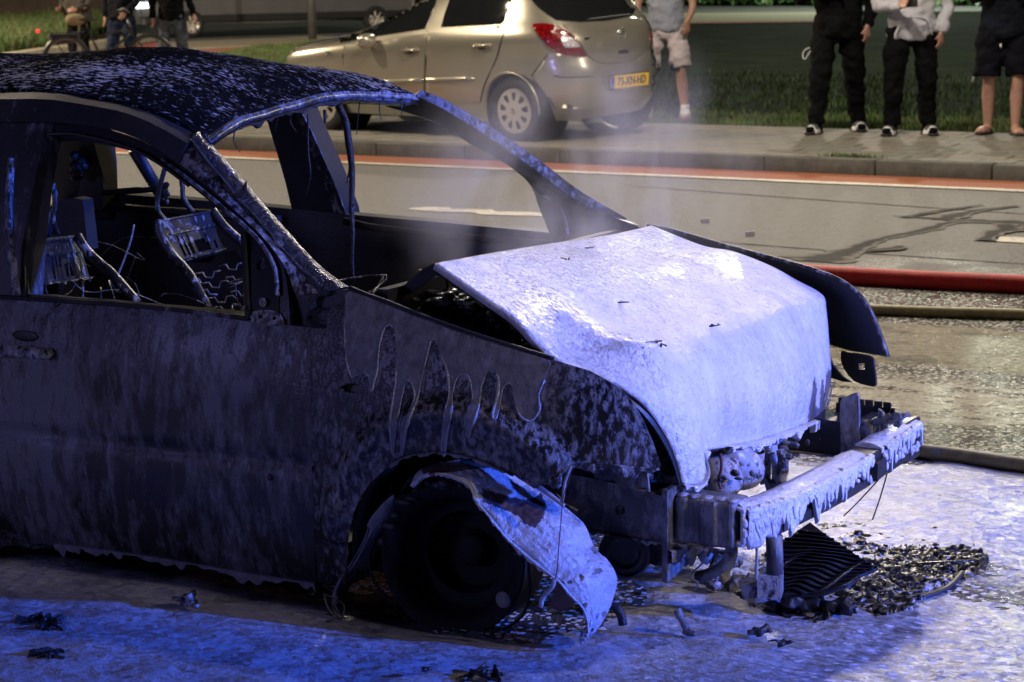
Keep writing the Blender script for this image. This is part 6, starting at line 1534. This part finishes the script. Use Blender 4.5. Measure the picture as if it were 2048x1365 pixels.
# man in shorts and flip flops
p3, W3 = person('person in dark jacket, dark shorts with white side stripes and flip flops', gz(2030, 270), gz(1975, 268), TOV-.10, 1.80, dkn, dsh, True, 'skin', 'flip', dict(L=((.14, .28, 1.20), (.26, .08, 1.36), (.3, -.5, .6), .7), R=((.14, -.28, 1.20), (.26, -.06, 1.36), (.3, .5, .6), .7)), build_=1.10, hem=.84, toes=(.15, -.6), legw=1.12)
for s, xs in ((1, ((2038, 92), (2041, 130), (2040, 166))), (-1, ((1958, 120), (1952, 145), (1946, 164)))):
    MB().tube([on_y(x, y, p3.location[1]-.02)+np.array([0, -.02, 0]) for x, y in xs], .010, 6).build('side_stripe', M['whitecloth'], p3)
MB().tube([on_y(2001, 88, p3.location[1]-.17), on_y(2002, 96, p3.location[1]-.17)], .008, 6).build('drawcord', M['whitecloth'], p3)
# man beside the silver car
p4, W4 = person('person in pale shorts and white trainers standing behind the gold car', on_z(1370, 238, .06), on_z(1293, 238, .06), TOV-.25, 1.84, tee, shorts1, True, 'skin', 'trainer', dict(L=((.02, .28, 1.15), (.12, .24, .98), (.3, 0, -1), .6), R=((.02, -.28, 1.15), (.12, -.24, .98), (.3, 0, -1), .6)), sleeve=False, build_=1.0, hem=.88, toes=(.2, -.3))
for h_ in (1, -1):
    c = W4(.035, .118*h_, .52); MB().tube([c+np.array([0, 0, .07]), c-np.array([0, 0, .035])], .068, 14).build('leggings', dkn, p4)
# people beside the bicycle, upper left
a0 = on_z(228, 152); b0 = on_z(268, 150)
p5, W5 = person('person in dark jacket and blue jeans standing in front of the bicycle', b0, a0, TOV-.3, 1.78, dkn, jeans, arms=dict(L=((.05, .30, 1.16), (.20, .18, 1.0), (.5, -.3, -.6), .5), R=((-.02, -.27, 1.14), (.08, -.25, .92), (.2, 0, -1), .5)), shoes='shoe', build_=1.12, hem=.88, legw=1.12)
a0 = on_z(326, 150); b0 = on_z(370, 149)
p6, W6 = person('person in black top and grey blue jeans standing right of the bicycle', b0, a0, TOV+.1, 1.78, blk, jeans2, arms=dict(L=((.02, .30, 1.14), (.10, .36, .95), (.2, .3, -1), .5), R=((-.02, -.30, 1.14), (.03, -.30, .90), (.1, 0, -1), .5)), shoes='shoe', build_=1.10, hem=.86, legw=1.1)
a0 = on_z(150, 142); b0 = on_z(176, 141)
p7, W7 = person('person in bulky dark grey coat standing behind the bicycle saddle', b0, a0, TOV-.6, 1.74, cloth('dark grey coat', (.045, .042, .036), .3), blk, arms=dict(L=((.05, .33, 1.14), (.26, .22, 1.05), (.8, -.3, 0), .5), R=((.05, -.33, 1.14), (.22, -.20, 1.05), (.8, .3, 0), .5)), shoes='shoe', build_=1.45, hem=.86, legw=.95)
# ------------------------------------------------------------------ bicycle
def bicycle():
    rh = on_z(133, 118, .34); ex = np.array([RT[0], RT[1], 0]); ex /= np.linalg.norm(ex); ex = ex*math.cos(.16)+np.array([-ex[1], ex[0], 0])*math.sin(.16); Lw = 1.27; fh = rh+ex*Lw; ez = np.array([0, 0, 1.0]); ey = np.cross(ez, ex)
    r = empty('bicycle', tuple((rh+fh)/2*np.array([1, 1, 0])), 'dark city bicycle with rear carrier and lit red tail lamp', 'bicycle')
    k = Lw/1.12; P = lambda x, z, y=0: rh+ex*x*k+ez*(z-.34)*1.0+ey*y
    met = flat('dark bicycle paint', (.02, .02, .02), .35, .2, bump=0); st = flat('dull steel', (.12, .12, .12), .4, .2, 8, .6, bump=0)
    for c in (rh, fh):
        w = empty('wheel', tuple(c)); parent_to(w, r)
        tp = [c+(ex*math.cos(a)+ez*math.sin(a))*.325 for a in np.linspace(0, 6.283, 49)]
        MB().tube(tp, .021, 8).build('tyre', M['rubber'], w)
        MB().tube([c+(ex*math.cos(a)+ez*math.sin(a))*.298 for a in np.linspace(0, 6.283, 49)], .012, 6).build('rim', st, w)
        mb = MB()
        for q in range(18):
            a = q*2*math.pi/18; mb.tube([c+ey*.03*(1 if q % 2 else -1), c+(ex*math.cos(a)+ez*math.sin(a))*.30], .0018, 4)
        tag(mb.build('spoke', st, w), kind='stuff')
        MB().lathe(c, ey, [(0, -.06), (.045, -.06), (.048, 0), (.045, .06), (0, .06)], 20).build('hub', st, w)
        fd_ = [c+(ex*math.cos(a)+ez*math.sin(a))*.352 for a in np.linspace(.3, 3.35, 24)]
        MB().tube(fd_, .026, 8, flat=.35).build('mudguard', met, w)
    fr = MB()
    for a, b, q in (((0, .34), (.47, .31), .011), ((.30, .80), (.47, .31), .018), ((0, .34), (.33, .76), .010), ((.34, .66), (.86, .78), .018), ((.47, .31), (.86, .70), .020), ((.84, .92), (.90, .66), .019), ((.90, .68), (1.12, .34), .014)):
        fr.tube([P(*a), P(*b)], q, 8)
    fr.build('frame', met, r)
    MB().tube(sm([P(.28, .90), P(.30, .80)], 2), .014, 8).build('seat_post', st, r)
    MB().loft([[P(x, .93+.03*math.sin(t)*(1 if w > .05 else .7), w*math.cos(t)) for t in np.linspace(0, 6.283, 13)[:-1]] for x, w in ((.16, .05), (.20, .10), (.28, .10), (.36, .05), (.45, .025))]).build('saddle', M['black'], r)
    MB().tube(sm([P(.72, 1.06, .28), P(.80, 1.08, .20), P(.86, 1.02, 0), P(.80, 1.08, -.20), P(.72, 1.06, -.28)], 4), .012, 8).build('handlebar', st, r)
    MB().box(P(.28, .40, .03), (.46, .03, .10), np.stack([ex, ey, ez], 1)).build('chain_case', met, r, False)
    MB().lathe(P(.47, .31), ey, [(0, .05), (.09, .05), (.09, .06), (0, .06)], 24).build('crank', st, r)
    MB().box(P(.50, .16, .12), (.10, .09, .02), np.stack([ex, ey, ez], 1)).build('pedal', M['black'], r, False)
    ca = MB(); ca.box(P(-.02, .74), (.62, .13, .012), np.stack([ex, ey, ez], 1)); ca.tube([P(-.20, .74, .05), P(0, .36, .05)], .007, 6); ca.tube([P(.16, .74, .05), P(0.02, .36, .05)], .007, 6); ca.build('carrier', met, r, False)
    o = MB().box(P(-.02, .645, .10), (.46, .04, .15), np.stack([ex, ey, ez], 1)).build('side_bag', cloth('grey blue bag', (.07, .07, .11)), r, False); bevel(o, .02, 2)
    MB().ell(P(-.36, .77), (.028, .028, .030), nu=10, nv=8).build('tail_lamp', emit('lit red tail lamp', (1, .015, .03), 2.2), r)
    b = MB().ell(P(.14, .93), (.15, .10, .09), np.stack([ex, ey, ez], 1), pw=.8).build('beige_bag', cloth('beige bag', (.20, .16, .10)), None)
    tag(b, 'beige bag lying on the bicycle saddle', 'bag')
    MB().lathe(P(.40, .66), ey, [(.0, .03), (.05, .03), (.055, .05), (0, .05)], 18).build('frame_lock', M['black'], r)
bicycle()
# ------------------------------------------------------------------ dark van on the side street
def van():
    a = on_z(282, 79); b = on_z(830, 62); ex = b-a; Lv = np.linalg.norm(ex); ex /= Lv; ez = np.array([0, 0, 1.0]); ey = np.cross(ez, ex)
    if ey@FW < 0: ey = -ey
    r = empty('dark_van', tuple(a+ex*Lv/2), 'dark grey van with lit headlamp on the side street at upper left', 'van')
    P = lambda x, y, z: a+ex*x+ey*y+ez*z
    pa = flat('dark grey van paint', (.15, .15, .155), .3, .1, 2, .3, bump=0, coat=.6)
    prof = [(0, .35), (.02, .75), (.25, 1.02), (.95, 1.20), (1.65, 1.90), (2.0, 2.02), (Lv*.98, 2.02), (Lv, 1.6), (Lv, .40), (Lv*.5, .30)]
    rings = []
    for y, s in ((0.04, .985), (0, 1), (.02, 1), (1.68, 1), (1.70, .985)): rings.append([P(Lv/2+(x-Lv/2)*s, y, .3+(z-.3)*s) for x, z in prof])
    MB().loft(rings).build('body', pa, r, ang=30)
    gl = M['glass']
    for x0, x1 in ((1.62, 2.55), (2.7, 3.9), (4.05, Lv-.4)):
        MB().hexa([P(x0, -.012, 1.15), P(x1, -.012, 1.15), P(x1, -.012, 1.78), P(x0+(.3 if x0 < 2 else 0), -.012, 1.78)], [P(x0, .03, 1.15), P(x1, .03, 1.15), P(x1, .03, 1.78), P(x0+(.3 if x0 < 2 else 0), .03, 1.78)]).build('side_window', gl, r, False)
    MB().box(P(Lv/2, -.02, .46), (Lv*.96, .05, .16), np.stack([ex, ey, ez], 1)).build('side_skirt', M['black'], r, False)
    for x in (1.28, Lv-1.1):
        c = P(x, .04, .33); w = empty('wheel', tuple(c)); parent_to(w, r)
        MB().lathe(c, -ey, [(.20, -.1), (.30, -.1), (.33, -.02), (.33, .06), (.29, .09), (.22, .085), (.21, .03)], 32).build('tyre', M['rubber'], w)
        mb = MB().lathe(c, -ey, [(0, .075), (.03, .07), (.215, .05), (.215, .08), (.20, .06)], 24)
        for q in range(7):
            t = q*2*math.pi/7; mb.tube([c-ey*.075, c-ey*.085+(ex*math.cos(t)+ez*math.sin(t))*.20], .022, 6)
        mb.build('wheel_cover', M['alloy'], w)
    MB().ell(P(.10, .12, .80), (.30, .16, .07), np.stack([ex, ey, ez], 1), pw=.8).build('head_lamp', emit('lit headlamp', (.85, .95, 1.0), 6.0), r)
    MB().box(P(.25, -.01, .55), (.5, .05, .05), np.stack([ex, ey, ez], 1)).build('bumper_trim', flat('bright trim', (.5, .52, .55), .2, .05, 5, .9, bump=0), r, False)
    MB().box(P(4.9, -.035, 1.33), (.92, .03, .075), np.stack([ex, ey, ez], 1)).build('side_light', emit('lit side strip lamp', (.75, .80, 1.0), 4.0), r, False)
van()
# steam rising from the windscreen opening
def steam():
    g = bpy.data.materials.new('steam'); g.use_nodes = True; t = g.node_tree; t.nodes.clear()
    out = t.nodes.new('ShaderNodeOutputMaterial'); pv = t.nodes.new('ShaderNodeVolumePrincipled'); tc = t.nodes.new('ShaderNodeTexCoord')
    nz = t.nodes.new('ShaderNodeTexNoise'); nz.inputs['Scale'].default_value = 3.4; nz.inputs['Detail'].default_value = 5; nz.inputs['Distortion'].default_value = .6
    mp = t.nodes.new('ShaderNodeMapping'); mp.inputs['Scale'].default_value = (1.2, 1.2, .7); t.links.new(tc.outputs['Object'], mp.inputs[0]); t.links.new(mp.outputs[0], nz.inputs['Vector'])
    rp = t.nodes.new('ShaderNodeValToRGB'); rp.color_ramp.elements[0].position = .49; rp.color_ramp.elements[1].position = .68; t.links.new(nz.outputs['Fac'], rp.inputs[0])
    # fade towards the borders of the cloud
    gm = t.nodes.new('ShaderNodeMapping'); gm.inputs['Location'].default_value = (-1, -1, -1); gm.inputs['Scale'].default_value = (2, 2, 2); t.links.new(tc.outputs['Generated'], gm.inputs[0])
    gr = t.nodes.new('ShaderNodeTexGradient'); gr.gradient_type = 'QUADRATIC_SPHERE'; t.links.new(gm.outputs[0], gr.inputs[0])
    mu = t.nodes.new('ShaderNodeMath'); mu.operation = 'MULTIPLY'; t.links.new(rp.outputs[0], mu.inputs[0]); t.links.new(gr.outputs['Fac'], mu.inputs[1])
    m2 = t.nodes.new('ShaderNodeMath'); m2.operation = 'MULTIPLY'; m2.inputs[1].default_value = STEAM; t.links.new(mu.outputs[0], m2.inputs[0])
    pv.inputs['Color'].default_value = (.9, .9, .92, 1); pv.inputs['Anisotropy'].default_value = .35; t.links.new(m2.outputs[0], pv.inputs['Density']); t.links.new(pv.outputs[0], out.inputs['Volume'])
    o = MB().box((-.10, .10, 1.03), (1.4, 1.4, 1.10)).build('steam', g, None, False)
    return tag(o, 'thin wisps of steam rising from the windscreen opening', kind='stuff')
STEAM = 8.0
steam()
